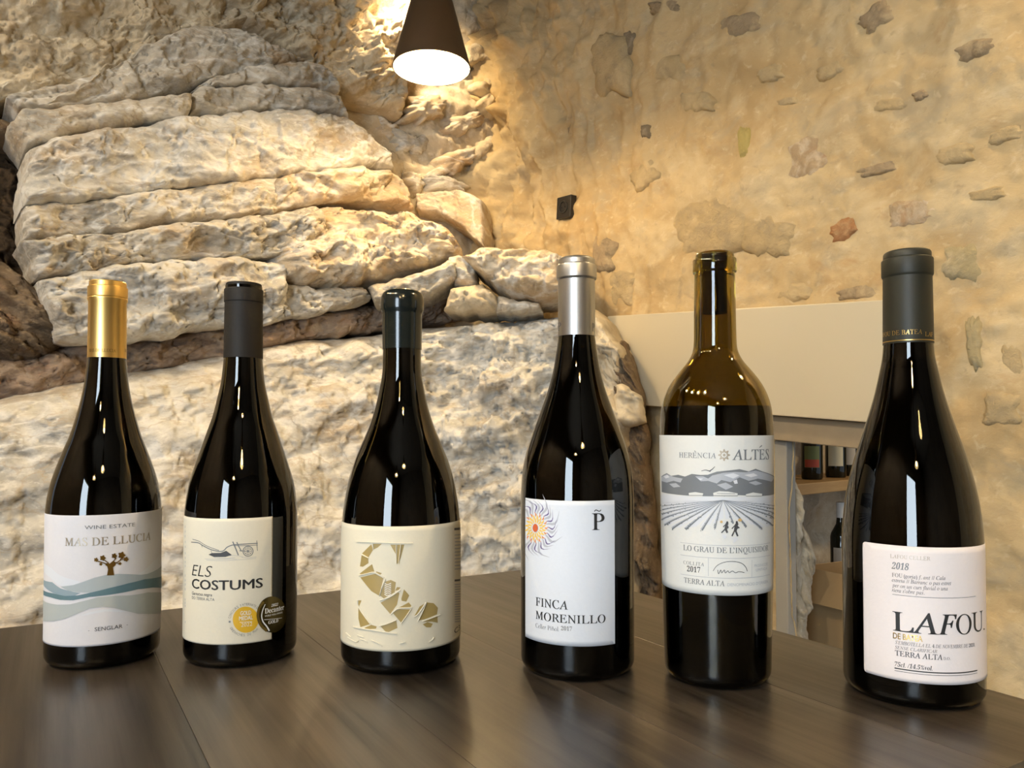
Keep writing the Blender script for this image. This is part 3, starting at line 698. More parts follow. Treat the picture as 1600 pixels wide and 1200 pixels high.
# open carton on the floor in front of the shelf
CARD = plain('cardboard', (0.46, 0.31, 0.15), 0.75, noise=0.06, scale=30)
bx = np.array((1.14, 2.46)); ca = math.radians(-62)
cart = empty('carton', (bx[0], bx[1], 0.003), ca); tag(cart, 'open brown cardboard carton standing in the low opening', 'box')
W_, D_, H_ = 0.34, 0.26, 0.47
def sheet(name, c, sx, sy, sz, rot=None):
    bm = bmesh.new(); add_box(bm, c, sx, sy, sz, rot, 0.001); return bm_obj(name, bm, CARD, cart)
sheet('carton_base', (0, 0, 0.003), W_, D_, 0.005)
sheet('carton_side', (0, -D_/2, H_/2), W_, 0.005, H_); sheet('carton_side', (0, D_/2, H_/2), W_, 0.005, H_)
sheet('carton_side', (-W_/2, 0, H_/2), 0.005, D_, H_); sheet('carton_side', (W_/2, 0, H_/2), 0.005, D_, H_)
sheet('flap', (-W_/2 - 0.035, 0, H_ - 0.045), 0.004, D_ - 0.01, 0.12, Matrix.Rotation(math.radians(38), 3, 'Y'))
sheet('flap', (W_/2 + 0.035, 0, H_ + 0.04), 0.004, D_ - 0.01, 0.12, Matrix.Rotation(math.radians(40), 3, 'Y'))
sheet('flap', (0, D_/2 + 0.03, H_ + 0.045), W_ - 0.01, 0.004, 0.12, Matrix.Rotation(math.radians(-35), 3, 'X'))
sheet('flap', (0, -D_/2 - 0.04, H_ - 0.04), W_ - 0.01, 0.004, 0.12, Matrix.Rotation(math.radians(-42), 3, 'X'))

# ------------------------------------------------------------------ pendant lamps
SHADE_OUT = plain('bronze_shade', (0.050, 0.028, 0.011), 0.55)
SHADE_IN = plain('white_shade_lining', (0.88, 0.82, 0.62), 0.6)
BULB = emit('lit_bulb', (1.0, 0.80, 0.45), 40.0)
CORDM = plain('black_cord', (0.01, 0.01, 0.01), 0.6)
def pendant(loc, r, h, power, label, group=None, color=WARM):
    """cone shade, open below; loc is the centre of the lower rim"""
    root = empty('pendant_lamp', loc); tag(root, label, 'lamp', group)
    top = 0.13 * r
    lathe('shade', [(r, 0), (r + 0.0015, 0.001), (top + 0.002, h), (top, h + 0.001)], SHADE_OUT, root, 64, 60)
    lathe('shade_lining', [(r - 0.002, 0.0005), (top - 0.001, h)], SHADE_IN, root, 64, 60, flip=True)
    lathe('cap', [(0.0005, h + 0.001), (top + 0.004, h + 0.001), (top + 0.004, h + 0.03), (0.006, h + 0.045), (0.0005, h + 0.045)], SHADE_OUT, root, 24, 40)
    lathe('cord', [(0.0028, h + 0.04), (0.0028, ROOM_H - loc[2])], CORDM, root, 10)
    bz = 0.30 * h
    lathe('bulb', [(0.0005, bz - 0.05), (0.022, bz - 0.043), (0.038, bz - 0.024), (0.044, bz), (0.038, bz + 0.024), (0.024, bz + 0.046), (0.014, bz + 0.07), (0.014, bz + 0.11)], BULB, root, 24, 60)
    l = bpy.data.lights.new('lamp_light', 'POINT'); l.energy = power; l.color = color; l.shadow_soft_size = 0.03
    lo = bpy.data.objects.new('lamp_light', l); COL.objects.link(lo); lo.parent = root; lo.location = (0, 0, bz - 0.085)
    return root
LY = 2.26
zl = CAM[2] + (HORIZON - 101) * LY / FPX
pendant(((673 - 800) / FPX * LY, LY, zl), 61 * LY / FPX, 0.37, LAMP_POWER, 'bronze cone pendant lamp lit in front of the rock face')
for k, (x, y, z, pw, lab) in enumerate([(1.45, 0.55, 2.5, 2.5, 'cone pendant lamp behind the viewer nearest the plastered wall'), (0.35, -1.15, 2.1, 0.7, 'cone pendant lamp behind the viewer over the middle'),
        (-0.25, -1.7, 2.1, 0.7, 'cone pendant lamp behind the viewer farthest back'), (-1.45, -0.35, 2.55, 1.0, 'cone pendant lamp behind the viewer on the left'), (-1.05, -0.75, 2.62, 2.6, 'whiter cone pendant lamp added behind the viewer to light the rock, near the door'), (-1.9, 0.1, 2.66, 2.4, 'whiter cone pendant lamp added behind the viewer to light the rock, farther left'), (-2.0, 0.75, 2.6, 1.0, 'cone pendant lamp behind the viewer nearest the rock')]):  # the whiter lamps are added to brighten the rock face
    pendant((x, y, z), 0.138, 0.37, ROOM_LAMP_POWER * pw, lab, 'pendant lamps of the room', ROCK_FILL_TINT if lab.startswith('whiter') else WARM)

# unseen spotlight added above the frame to make the glow behind the pendant
sw = plane_hit(640, -50, (500, 2.74, 780, 2.80))
sp = empty('added_spotlight', sw); tag(sp, 'small dark spotlight added out of view to make the glow behind the pendant', 'spotlight')
bm = bmesh.new(); bmesh.ops.create_cone(bm, cap_ends=True, radius1=0.028, radius2=0.022, depth=0.08, segments=24); bm_obj('housing', bm, DARKMETAL, sp, True, 40)
bm = bmesh.new(); add_box(bm, (-0.07, 0.13, 0.0), 0.02, 0.30, 0.02, Matrix.Rotation(0.5, 3, 'Z'), 0.002); bm_obj('bracket', bm, DARKMETAL, sp)
bm = bmesh.new(); bmesh.ops.create_circle(bm, cap_ends=True, radius=0.02, segments=20); bmesh.ops.translate(bm, vec=(0, 0, -0.0405), verts=bm.verts); bm_obj('lens', bm, BULB, sp)
l = bpy.data.lights.new('spotlight_beam', 'SPOT'); l.energy = 42.0; l.color = WARM; l.spot_size = math.radians(125); l.spot_blend = 0.9; l.shadow_soft_size = 0.02
lo = bpy.data.objects.new('spotlight_beam', l); COL.objects.link(lo); lo.parent = sp; lo.location = (0, 0, -0.045); lo.rotation_euler = Vector((-0.1, 0.75, -0.8)).to_track_quat('-Z', 'Y').to_euler()

# ------------------------------------------------------------------ table
EA = np.array((-0.518, 0.855)); EB = np.array((-0.855, -0.518)); TC = np.array((0.045, 1.005))
TL, PW, NP = 0.62, 0.1207, 10
troot = empty('dining_table', (0, 0, 0)); tag(troot, 'dark stained plank table carrying the six wine bottles', 'table')
ang = math.atan2(EA[1], EA[0])
for k in range(NP):
    tone = 0.85 + 0.3 * random.Random(k * 7 + 3).random()
    wm = wood_mat('dark_stained_wood', tuple(c * tone for c in (0.010, 0.008, 0.006)), tuple(c * tone for c in (0.085, 0.070, 0.052)), ang, 0.30, seed=k * 1.37)
    c = TC + EB * (PW * (k + 0.5)) - EA * TL / 2
    bm = bmesh.new()
    add_box(bm, (c[0], c[1], TABLE_Z - 0.018), TL, PW - 0.00015, 0.036, Matrix.Rotation(ang, 3, 'Z'), 0.0003)
    bm_obj('plank', bm, wm, troot)
APR = wood_mat('dark_stained_frame', (0.016, 0.0125, 0.0085), (0.05, 0.04, 0.028), ang, 0.4)
TW = PW * NP
for a_, b_, la in ((0.05, TW / 2, 'b'), (TL - 0.05, TW / 2, 'b'), (TL / 2, 0.05, 'a'), (TL / 2, TW - 0.05, 'a')):
    c = TC + EB * b_ - EA * a_
    bm = bmesh.new()
    add_box(bm, (c[0], c[1], TABLE_Z - 0.036 - 0.035), (0.02 if la == 'b' else TL - 0.1), (TW - 0.1 if la == 'b' else 0.02), 0.07, Matrix.Rotation(ang, 3, 'Z'), 0.002)
    bm_obj('apron', bm, APR, troot)
for a_ in (0.06, TL - 0.06):
    for b_ in (0.06, TW - 0.06):
        c = TC + EB * b_ - EA * a_
        bm = bmesh.new()
        add_box(bm, (c[0], c[1], (TABLE_Z - 0.036) / 2), 0.05, 0.05, TABLE_Z - 0.036, Matrix.Rotation(ang, 3, 'Z'), 0.003)
        bm_obj('leg', bm, APR, troot)


# ------------------------------------------------------------------ wine bottles
class Bottle:
    def __init__(self, x, y, glass, label, label_r):
        self.x, self.y, self.gl, self.R = x, y, glass, label_r
        D = math.hypot(x, y); self.psi = math.atan2(-x, y)
        self.root = empty('wine_bottle', (x, y, TABLE_Z), self.psi)
        tag(self.root, label, 'bottle', 'wine bottles lined up on the dark table')
        hs = [h for h, r in glass][::-1]; rs = [r for h, r in glass][::-1]
        self.hs, self.rs = np.array(hs), np.array(rs)
    def rad(self, h):                                # outer radius at a height, metres
        return np.interp(h, self.hs, self.rs)
    def spot(self, px, py, R=None):
        """(arc length, height) of the printed point that the photograph shows at a pixel"""
        R = R or self.R
        r = ray(px, py); c, s = math.cos(-self.psi), math.sin(-self.psi)
        ox, oy = -self.x, -self.y
        o = np.array((c * ox - s * oy, s * ox + c * oy)); d = np.array((c * r[0] - s * r[1], s * r[0] + c * r[1]))
        A = d @ d; Bq = o @ d; Cq = o @ o - R * R
        disc = Bq * Bq - A * Cq
        k = (-Bq - math.sqrt(disc)) / A if disc > 0 else -Bq / A
        p = o + d * k
        return math.atan2(p[0], -p[1]) * R, CAM[2] + r[2] * k - TABLE_Z

def smooth_profile(pts, n=4):
    """Catmull-Rom through (h, r) points"""
    p = np.array(pts, float); q = np.concatenate(([2 * p[0] - p[1]], p, [2 * p[-1] - p[-2]])); out = []
    for i in range(1, len(q) - 2):
        for t in np.linspace(0, 1, n, endpoint=False):
            out.append(0.5 * (2 * q[i] + (q[i+1] - q[i-1]) * t + (2*q[i-1] - 5*q[i] + 4*q[i+1] - q[i+2]) * t*t + (3*q[i] - q[i-1] - 3*q[i+1] + q[i+2]) * t**3))
    out.append(q[-2]); return np.array(out)

def make_bottle(x, y, body, neck_top, label, label_r, glass, fill, cap=None, capmat=None, finish=None):
    """body: (height, radius) in mm from the neck down to the full width; everything else in mm too"""
    sm = smooth_profile(body, 5)
    bottom = float(body[-1][1]) if finish is None else float(body[-1][1])
    r0 = bottom
    tail = [(h, r) for h, r in ((9, r0), (6, r0 - 0.25), (3.2, r0 - 1.4), (1.2, r0 - 3.4), (0.2, r0 - 6.0), (0.0, r0 - 9.0))] if sm[-1][0] > 9.5 else \
           [(6, r0 - 0.3), (3.2, r0 - 1.5), (1.2, r0 - 3.5), (0.2, r0 - 6.0), (0.0, r0 - 9.0)]
    outer = np.array(list(sm) + tail) / 1000.0                    # (h, r), top to bottom
    B = Bottle(x, y, [tuple(p) for p in outer], label, label_r / 1000.0)
    if finish: top = [(h / 1000, r / 1000) for h, r in finish]
    else: top = [(neck_top / 1000, 0.0095), (neck_top / 1000, outer[0][1] - 0.0006)]
    ring = top + [tuple(p) for p in outer]
    prof = [(r, h) for h, r in ring][::-1]
    prof = [(0.0005, 0.012), (0.010, 0.010), (0.022, 0.004)] + prof                     # punt under the base
    wall = 0.0032
    # inner surface, top to bottom
    inner = [(max(0.0092, np.interp(h, B.hs, B.rs) - wall), h) for h, r in outer if h > 0.008 and h < top[0][0] - 0.002]
    inner = [(0.0092, top[0][0])] + [(0.0092, top[0][0] - 0.03)] + [p for p in inner if p[1] < top[0][0] - 0.04]
    inner += [(inner[-1][0] - 0.004, 0.0055), (0.022, 0.0065), (0.012, 0.013), (0.0005, 0.016)]
    lathe('glass_body', prof + inner, glass, B.root, 96, 50)
    f = fill / 1000.0
    win = [(0.0005, 0.0157), (0.012, 0.0127), (0.022, 0.0062)] + [(r + 0.0004, h) for r, h in inner[::-1] if h < f and r > 0.0221 and h < 0.17] + [(r + 0.0004, h) for r, h in inner[::-1] if 0.17 <= h < f]
    rt = max(0.0092, float(np.interp(f, B.hs, B.rs)) - wall) + 0.0004
    win += [(rt, f), (0.0005, f)]
    lathe('wine', win, WINE, B.root, 72, 40)
    ct = top[0][0]
    lathe('cork', [(0.0005, ct - 0.044), (0.0090, ct - 0.044), (0.0090, ct - 0.0015), (0.0005, ct - 0.0015)], CORK, B.root, 32, 40)
    if cap:
        c = [(r / 1000, h / 1000) for h, r in cap][::-1]
        lo = c[0]
        prof = [(lo[0] - 0.0007, lo[1])] + c + [(0.6 * c[-1][0], c[-1][1] + 0.0004), (0.0005, c[-1][1] + 0.0005)]
        B.cap = lathe('capsule', prof, capmat, B.root, 96, 28)
        B.cap_r = c[0][0]
    return B

# --- printing on a curved label: flat outlines are cut into strips and wrapped round the bottle
def wrap_mesh(name, bm, B, off, mat, parent, rfun=None, clip=None, strip=0.0016):
    xs = [v.co.x for v in bm.verts]
    if not xs: bm.free(); return None
    if clip:
        for x_, n_ in ((clip[0], (-1, 0, 0)), (clip[1], (1, 0, 0))):
            bmesh.ops.bisect_plane(bm, geom=list(bm.verts) + list(bm.edges) + list(bm.faces), plane_co=(x_, 0, 0), plane_no=n_, clear_outer=True)
        xs = [v.co.x for v in bm.verts]
        if not xs: bm.free(); return None
    x = math.ceil(min(xs) / strip) * strip
    while x < max(xs):
        bmesh.ops.bisect_plane(bm, geom=list(bm.verts) + list(bm.edges) + list(bm.faces), plane_co=(x, 0, 0), plane_no=(1, 0, 0))
        x += strip
    ys = [v.co.y for v in bm.verts]; y = math.ceil(min(ys) / 0.005) * 0.005
    while y < max(ys):
        bmesh.ops.bisect_plane(bm, geom=list(bm.verts) + list(bm.edges) + list(bm.faces), plane_co=(0, y, 0), plane_no=(0, 1, 0))
        y += 0.005
    for v in bm.verts:
        R = (rfun(v.co.y) if rfun else B.rad(v.co.y))
        ph = v.co.x / (B.R if rfun is None else R)
        R += off + v.co.z
        v.co = Vector((R * math.sin(ph), -R * math.cos(ph), v.co.y))
    for f in bm.faces:
        f.normal_update()
        c = f.calc_center_median()
        if f.normal.x * c.x + f.normal.y * c.y < 0: f.normal_flip()
    me = bpy.data.meshes.new(name); bm.to_mesh(me); bm.free()
    return link_mesh(name, me, mat, parent, True)

def add_poly(bm, pts):
    vs = [bm.verts.new((p[0], p[1], 0)) for p in pts]
    es = [bm.edges.new((vs[i], vs[(i + 1) % len(vs)])) for i in range(len(vs))]
    bmesh.ops.triangle_fill(bm, use_beauty=True, use_dissolve=False, edges=es, normal=(0, 0, 1))

def add_stroke(bm, pts, w0, w1=None, ridge_h=0.0):
    p = np.array(pts, float); w1 = w0 if w1 is None else w1
    d = np.gradient(p, axis=0); d /= np.maximum(np.linalg.norm(d, axis=1), 1e-9)[:, None]
    n = np.stack((-d[:, 1], d[:, 0]), -1); w = np.linspace(w0, w1, len(p))[:, None] / 2
    L = [bm.verts.new((*q, 0)) for q in p + n * w]; Rr = [bm.verts.new((*q, 0)) for q in p - n * w]
    if ridge_h:                                            # a raised crease: gable section instead of a flat ribbon
        M = [bm.verts.new((*q, ridge_h)) for q in p]
        for i in range(len(p) - 1): bm.faces.new((L[i], L[i + 1], M[i + 1], M[i])); bm.faces.new((M[i], M[i + 1], Rr[i + 1], Rr[i]))
        return
    for i in range(len(p) - 1): bm.faces.new((L[i], L[i + 1], Rr[i + 1], Rr[i]))

def round_rect(x0, x1, y0, y1, r):
    if r <= 0: return [(x0, y0), (x1, y0), (x1, y1), (x0, y1)]
    o = []
    for cx, cy, a0 in ((x1 - r, y0 + r, -90), (x1 - r, y1 - r, 0), (x0 + r, y1 - r, 90), (x0 + r, y0 + r, 180)):
        for k in range(5): o.append((cx + r * math.cos(math.radians(a0 + 22.5 * k)), cy + r * math.sin(math.radians(a0 + 22.5 * k))))
    return o

class Label:
    """paper label; art is given in the pixels of an enlarged view: px = ox + x / s, py = oy + y / s"""
    def __init__(self, B, phi0, phi1, top_px, bot_px, mat, view, corner=0.0):
        self.B = B; self.view = view
        self.z1 = B.spot(*top_px)[1]; self.z0 = B.spot(*bot_px)[1]
        self.x0, self.x1 = math.radians(phi0) * B.R, math.radians(phi1) * B.R
        bm = bmesh.new(); add_poly(bm, round_rect(self.x0, self.x1, self.z0, self.z1, corner))
        self.obj = wrap_mesh('label', bm, B, 0.00022, mat, B.root)
        self.clip = (self.x0 + 0.0002, self.x1 - 0.0002)
        so = self.obj.modifiers.new('thickness', 'SOLIDIFY'); so.thickness = 0.00018; so.offset = -1
    def at(self, x, y):
        ox, oy, s = self.view
        return self.B.spot(ox + x / s, oy + y / s)
    def scale(self, x, y):
        a, b = self.at(x, y), self.at(x, y + 4); return abs(a[1] - b[1]) / 4
    def poly(self, name, polys, mat, layer=1):
        bm = bmesh.new()
        for p in polys: add_poly(bm, [self.at(*q) for q in p])
        return wrap_mesh(name, bm, self.B, 0.00022 + 0.00007 * layer, mat, self.obj, clip=self.clip)
    def strokes(self, name, lines, mat, layer=1, raise_=0.0):
        bm = bmesh.new()
        for ln in lines:
            w = ln[0]; w0, w1 = (w, w) if not isinstance(w, tuple) else w
            k = self.scale(*ln[1][0])
            P = [self.at(*q) for q in ln[1]]
            if len(P) > 2: P = [tuple(v) for v in smooth_profile(P, 4)]
            add_stroke(bm, P, w0 * k, w1 * k, raise_)
        return wrap_mesh(name, bm, self.B, 0.00022 + 0.00007 * layer, mat, self.obj, clip=self.clip)
    def text(self, s, style, x, y, x1, cap, mat, layer=2, name='lettering'):
        a = self.at(x, y); b = self.at(x1, y); ch = self.scale(x, y) * cap
        bm = text_bm(s, style, a[0], a[1], b[0] - a[0], ch)
        return wrap_mesh(name, bm, self.B, 0.00022 + 0.00007 * layer, mat, self.obj, clip=self.clip)
    def arc_text(self, s, style, cx, cy, rad, a0, a1, cap, mat, inward=False, layer=3):
        c = self.at(cx, cy); k = self.scale(cx, cy); R = rad * k; bm = bmesh.new(); n = len(s)
        for i, chx in enumerate(s):
            if chx == ' ': continue
            t = math.radians(a0 + (a1 - a0) * (i + 0.5) / n)
            w = abs(math.radians(a1 - a0)) * R / n * 0.78
            g = text_bm(chx, style, -w / 2, -cap * k / 2, w if chx not in 'I1' else w * 0.3, cap * k)
            rot = t - math.pi / 2 if not inward else t + math.pi / 2
            me = bpy.data.meshes.new('tmp'); g.to_mesh(me); g.free()
            M = Matrix.Translation((c[0] + R * math.cos(t), c[1] + R * math.sin(t), 0)) @ Matrix.Rotation(rot, 4, 'Z')
            me.transform(M); bm.from_mesh(me); bpy.data.meshes.remove(me)
        return wrap_mesh('lettering', bm, self.B, 0.00022 + 0.00007 * layer, mat, self.obj, clip=self.clip)

def circle(cx, cy, rx, ry=None, n=28, a0=0, wob=0.0, k=5):
    ry = ry or rx
    return [(cx + rx * (1 + wob * math.cos(k * t)) * math.cos(t), cy + ry * (1 + wob * math.cos(k * t)) * math.sin(t)) for t in [a0 + 2 * math.pi * i / n for i in range(n)]]

def styled(s, it):
    o = ''
    for c in s:
        if it and c == 'h': o += '\u210e'
        elif 'A' <= c <= 'Z': o += chr((0x1D434 if it else 0x1D400) + ord(c) - 65)
        elif 'a' <= c <= 'z': o += chr((0x1D44E if it else 0x1D41A) + ord(c) - 97)
        elif '0' <= c <= '9': o += chr(0x1D7CE + ord(c) - 48)
        else: o += c
    return o
STYLE = {'sans': (None, 0.0, 0.0), 'light': (None, -0.012, 0.0), 'bold': (None, 0.0, 0.0), 'boldit': (False, 0.0, 0.22), 'lightit': (None, -0.010, 0.22), 'sansit': (None, 0.0, 0.25),
         'serif': (True, 0.0, -0.27), 'serifm': (True, 0.0, -0.27), 'serifb': (False, 0.0, 0.0), 'ital': (True, 0.0, 0.0), 'italb': (True, 0.0, 0.0)}
HEAVY = {'bold': ((0.022, 0.0), (0.045, 0.0), (0.022, 0.012), (0.022, -0.012)), 'serifm': ((0.014, 0.0), (0.028, 0.0)), 'italb': ((0.015, 0.0), (0.03, 0.0))}
_TM = {}
def text_mesh(s, style):
    if (s, style) in _TM: return _TM[(s, style)]
    it, off, sh = STYLE[style]
    c = bpy.data.curves.new('text', 'FONT'); c.body = s if it is None else styled(s, it)
    c.offset = off; c.shear = sh; c.resolution_u = 3
    o = bpy.data.objects.new('text', c); COL.objects.link(o)
    me = bpy.data.meshes.new_from_object(o)
    bpy.data.objects.remove(o); bpy.data.curves.remove(c)
    _TM[(s, style)] = me
    return me
def text_bm(s, style, x, y, width, cap):
    me = text_mesh(s, style); H = text_mesh('H', style)
    ch = max(v.co.y for v in H.vertices)
    xs = [v.co.x for v in me.vertices]; x0, x1 = min(xs), max(xs)
    bm = bmesh.new(); bm.from_mesh(me)
    kx = width / max(1e-6, x1 - x0); ky = cap / ch
    if style in HEAVY:                                     # heavier strokes: the outline laid down again, shifted
        for dx, dy in HEAVY[style]:
            m2 = me.copy(); m2.transform(Matrix.Translation((dx, dy, 0.0))); bm.from_mesh(m2); bpy.data.meshes.remove(m2)
    for v in bm.verts: v.co = Vector((x + (v.co.x - x0) * kx, y + v.co.y * ky, 0))
    return bm
def cap_text(B, s, style, view, x, y, x1, cap, mat):
    ox, oy, sc = view; r = B.cap_r
    a = B.spot(ox + x / sc, oy + y / sc, r); b = B.spot(ox + x1 / sc, oy + y / sc, r); c = B.spot(ox + x / sc, oy + (y - cap) / sc, r)
    bm = text_bm(s, style, a[0], a[1], b[0] - a[0], c[1] - a[1])
    wrap_mesh('lettering', bm, B, 0.0002, mat, B.cap, rfun=lambda h: r, strip=0.0012)
def cap_band(B, h0, h1, mat):
    lathe('band', [(B.cap_r + 0.0001, h0), (B.cap_r + 0.0001, h1)], mat, B.cap, 72)

# 1 --------- gold capsule, white label with grey-blue waves
B1 = make_bottle(-0.3244, 0.614, [(236.3, 13.8), (216.8, 15.8), (198.9, 19.0), (176.9, 24.8), (163.1, 29.8), (145.7, 35.7), (131.4, 39.3), (116, 41.1), (96, 41.1)], 295,
    'dark burgundy bottle with gold capsule and white label of blue-grey waves', 41.1, GLASS_DARK, 225,
    [(297.7, 13.0), (297.2, 13.4), (293.6, 13.6), (293.1, 14.4), (292.6, 14.5), (285.0, 14.5), (284.5, 14.2), (284.0, 14.5), (282.6, 14.5), (281.2, 13.8), (236.3, 14.1)], GOLDCAP)
L = Label(B1, -83, 97, (128, 805.5), (115, 1011), P_WHITE, (40, 780, 4.0))
W1 = ink('pale_grey_wave', (0.60, 0.62, 0.655)); W2 = ink('slate_grey_wave', (0.33, 0.375, 0.395)); W3 = ink('teal_wave', (0.085, 0.16, 0.19)); W4 = ink('stone_grey_wave', (0.36, 0.39, 0.385)); W5 = ink('blue_grey_wave', (0.22, 0.29, 0.33))
L.poly('wave_band', [[(118,390),(165,430),(200,465),(250,490),(340,512),(345,530),(250,548),(200,532),(160,492),(118,450)]], W1, 1)
L.poly('wave_band', [[(690,474),(740,445),(800,385),(866,312),(866,420),(800,450),(740,472)]], W1, 1)
L.poly('wave_band', [[(220,546),(300,536),(360,516),(430,490),(500,473),(580,466),(650,468),(720,472),(760,466),(866,405),(866,505),(800,510),(720,520),(600,548),(500,572),(420,584),(340,582),(270,572)]], W2, 2)
L.poly('wave_band', [[(116,503),(170,518),(220,556),(300,578),(345,585),(300,607),(230,604),(170,582),(116,535)]], W5, 3)
L.poly('wave_band', [[(116,568),(180,588),(250,604),(330,600),(420,580),(520,555),(640,525),(740,500),(866,478),(866,552),(790,552),(700,562),(620,580),(520,597),(400,610),(300,630),(220,628),(160,612),(116,597)]], W3, 4)
L.poly('wave_band', [[(114,630),(200,658),(280,656),(360,636),(450,612),(560,602),(660,600),(760,582),(866,580),(866,704),(800,716),(700,716),(620,696),(550,679),(480,671),(400,681),(320,716),(250,746),(180,762),(114,762)]], W4, 4)
L.poly('wave_band', [[(345,730),(400,705),(480,688),(560,688),(640,702),(600,704),(500,700),(420,716)]], W1, 1)
L.poly('vine_emblem', [[(508,476),(515,440),(510,420),(497,410),(505,398),(525,402),(545,385),(560,392),(562,410),(545,425),(548,450),(552,474)]] +
       [circle(*q, n=20, wob=0.22, k=5) for q in ((441,378,12),(482,367,16),(470,405,9),(553,354,15),(599,350,20),(626,375,14),(588,402,9))], K_BRONZE, 5)
L.strokes('vine_branch', [(6,[(505,405),(480,395),(445,385)]),(5,[(520,400),(495,382),(485,370)]),(6,[(545,390),(562,368),(552,355)]),(6,[(555,400),(585,385),(603,356)]),(4,[(575,388),(600,378),(625,375)]),(4,[(560,395),(575,402),(588,402)])], K_BRONZE, 6)
L.text('WINE ESTATE', 'sans', 370, 188, 682, 23, K_GREY)
L.text('MAS DE LLUCIA', 'serifm', 248, 291, 778, 50, K_PALEGOLD)
L.text('SENGLAR', 'sans', 432, 825, 604, 24, K_DARK)
L.strokes('dash', [(3,[(392,822),(400,821)])], K_GREY); L.strokes('dash', [(3,[(630,786),(638,784)])], K_GREY)
cap_text(B1, 'MAS DE LLUCIA', 'serif', (40, 420, 3.75), 374, 487, 528, 18, K_BRONZE)
cap_text(B1, 'MAS', 'serif', (40, 420, 3.75), 580, 487, 604, 18, K_BRONZE)

# 2 --------- matt black capsule, cream label with plough and medals
B2 = make_bottle(-0.2173, 0.620, [(236.8, 14.9), (218.8, 16.6), (204.5, 19.5), (190.3, 22.8), (176.1, 27.5), (161.9, 32.2), (147.7, 36.8), (135.1, 40.2), (118, 42.6), (105.1, 43.1), (88, 43.1)], 295,
    'dark burgundy bottle with matt black capsule, cream label and two round medals', 43.1, GLASS_DARK, 228,
    [(297.3, 13.4), (296.8, 13.8), (292.8, 14.1), (292.3, 15.0), (291.8, 15.1), (282.2, 15.1), (281.6, 14.7), (236.8, 15.2)], BLACKCAP)
L = Label(B2, -104, 31, (352.5, 810.5), (352, 1007.5), P_CREAM, (270, 780, 4.0))
L.text('ELS', 'lightit', 122, 475, 248, 68, K_BLACK)
L.text('COSTUMS', 'bold', 122, 553, 557, 58, K_BLACK)
L.text('Garnatxa negra', 'sansit', 122, 594, 246, 19, K_DARK)
L.text('DO TERRA ALTA', 'sans', 122, 622, 262, 18, K_GREY)
L.strokes('plough_drawing', [(6,[(117,268),(160,272),(190,290),(250,318),(310,325),(340,300),(380,285),(450,280),(530,275)]),(4,[(125,250),(165,262),(210,290),(290,320)]),
    (4,[(380,290),(460,290),(530,286)]),(7,[(375,265),(392,305),(410,350)]),(6,[(400,268),(415,300),(430,326)]),(4,[(524,258),(528,322)]),(4,[(182,285),(186,300)]),(3,[(240,320),(245,335)]),
    (5,circle(470,325,31,n=25)+[(501,325)]),(3,circle(470,325,22,n=21)+[(492,325)]),(3,[(448,325),(492,325)]),(3,[(470,302),(470,348)]),(3,[(455,310),(486,340)]),(3,[(485,310),(455,340)]),(4,[(415,322),(470,325)])], K_GREY)
L.poly('plough_share', [[(225,346),(245,336),(300,335),(335,322),(370,348),(330,360),(260,361)]], K_DARK, 2)
L.strokes('ground_hatching', [(2,[(200,372),(280,376),(360,372),(400,376)]),(2,[(210,380),(300,384),(420,378),(520,370)]),(2,[(340,352),(400,352),(440,362)]),(2,[(430,362),(480,366),(522,360)]),(2,[(260,366),(330,370),(390,364)])], K_MID)
L.strokes('side_print', [(9,[(80,y),(80,y+14)]) for y in (165,195,225,260,290,330,360,385,410,470,500,525,555,620,640,660,760)], K_MID)
GOLDMED = ink('medal_gold', (0.60, 0.36, 0.02), 0.45)
CREAM2 = ink('medal_cream', (0.60, 0.56, 0.45))
L.poly('medal', [circle(455, 752, 106, 112, n=40)], CREAM2, 2)
L.poly('medal', [circle(455, 752, 80, 82, n=40)], GOLDMED, 3)
L.text('GOLD', 'bold', 422, 725, 488, 25, K_WHITE, 5); L.text('MEDAL', 'bold', 414, 757, 498, 25, K_WHITE, 5); L.text('2022', 'light', 427, 797, 495, 24, K_WHITE, 5)
L.strokes('rule', [(2.5, [(418, 768), (495, 764)])], K_WHITE, 4)
L.arc_text('CONCOURS INTERNATIONAL', 'sans', 455, 752, 96, 172, 20, 15, K_GREY)
L.arc_text('GRENACHES DU Mon', 'sans', 455, 752, 96, 205, 318, 15, K_GREY, inward=True)
L.poly('star', [circle(356, 765, 7, n=10, wob=0.4, k=5)], K_GREY, 4)
MEDAL2 = ink('dark_gold_medal', (0.085, 0.062, 0.016), 0.22, 0.75)
LM = Label.__new__(Label); LM.B, LM.view, LM.obj, LM.clip = B2, L.view, L.obj, (-1, 1)
med = LM.poly('medal', [circle(617, 720, 92, 113, n=44)], MEDAL2, 6)
MEDRIM = ink('medal_rim_gold', (0.42, 0.30, 0.08), 0.25, 0.85)
LM.strokes('medal_rim', [((16,16), [(565,640),(538,680),(530,725),(540,770),(560,800),(585,822)])], MEDRIM, 7)
LM.strokes('medal_curve', [((4,9),[(575,655),(560,690),(553,730),(562,765),(585,795),(600,822)])], K_WHITE, 8)
LM.text('2022', 'boldit', 612, 672, 655, 16, K_WHITE, 8); LM.text('Decanter', 'serifb', 572, 715, 690, 32, K_WHITE, 8)
LM.text('WORLD WINE AWARDS', 'bold', 572, 735, 680, 10, K_WHITE, 8); LM.text('GOLD', 'serifb', 594, 780, 655, 20, K_WHITE, 8)
LM.strokes('rule', [(2.5, [(568, 752), (620, 748), (678, 741)])], K_WHITE, 8)

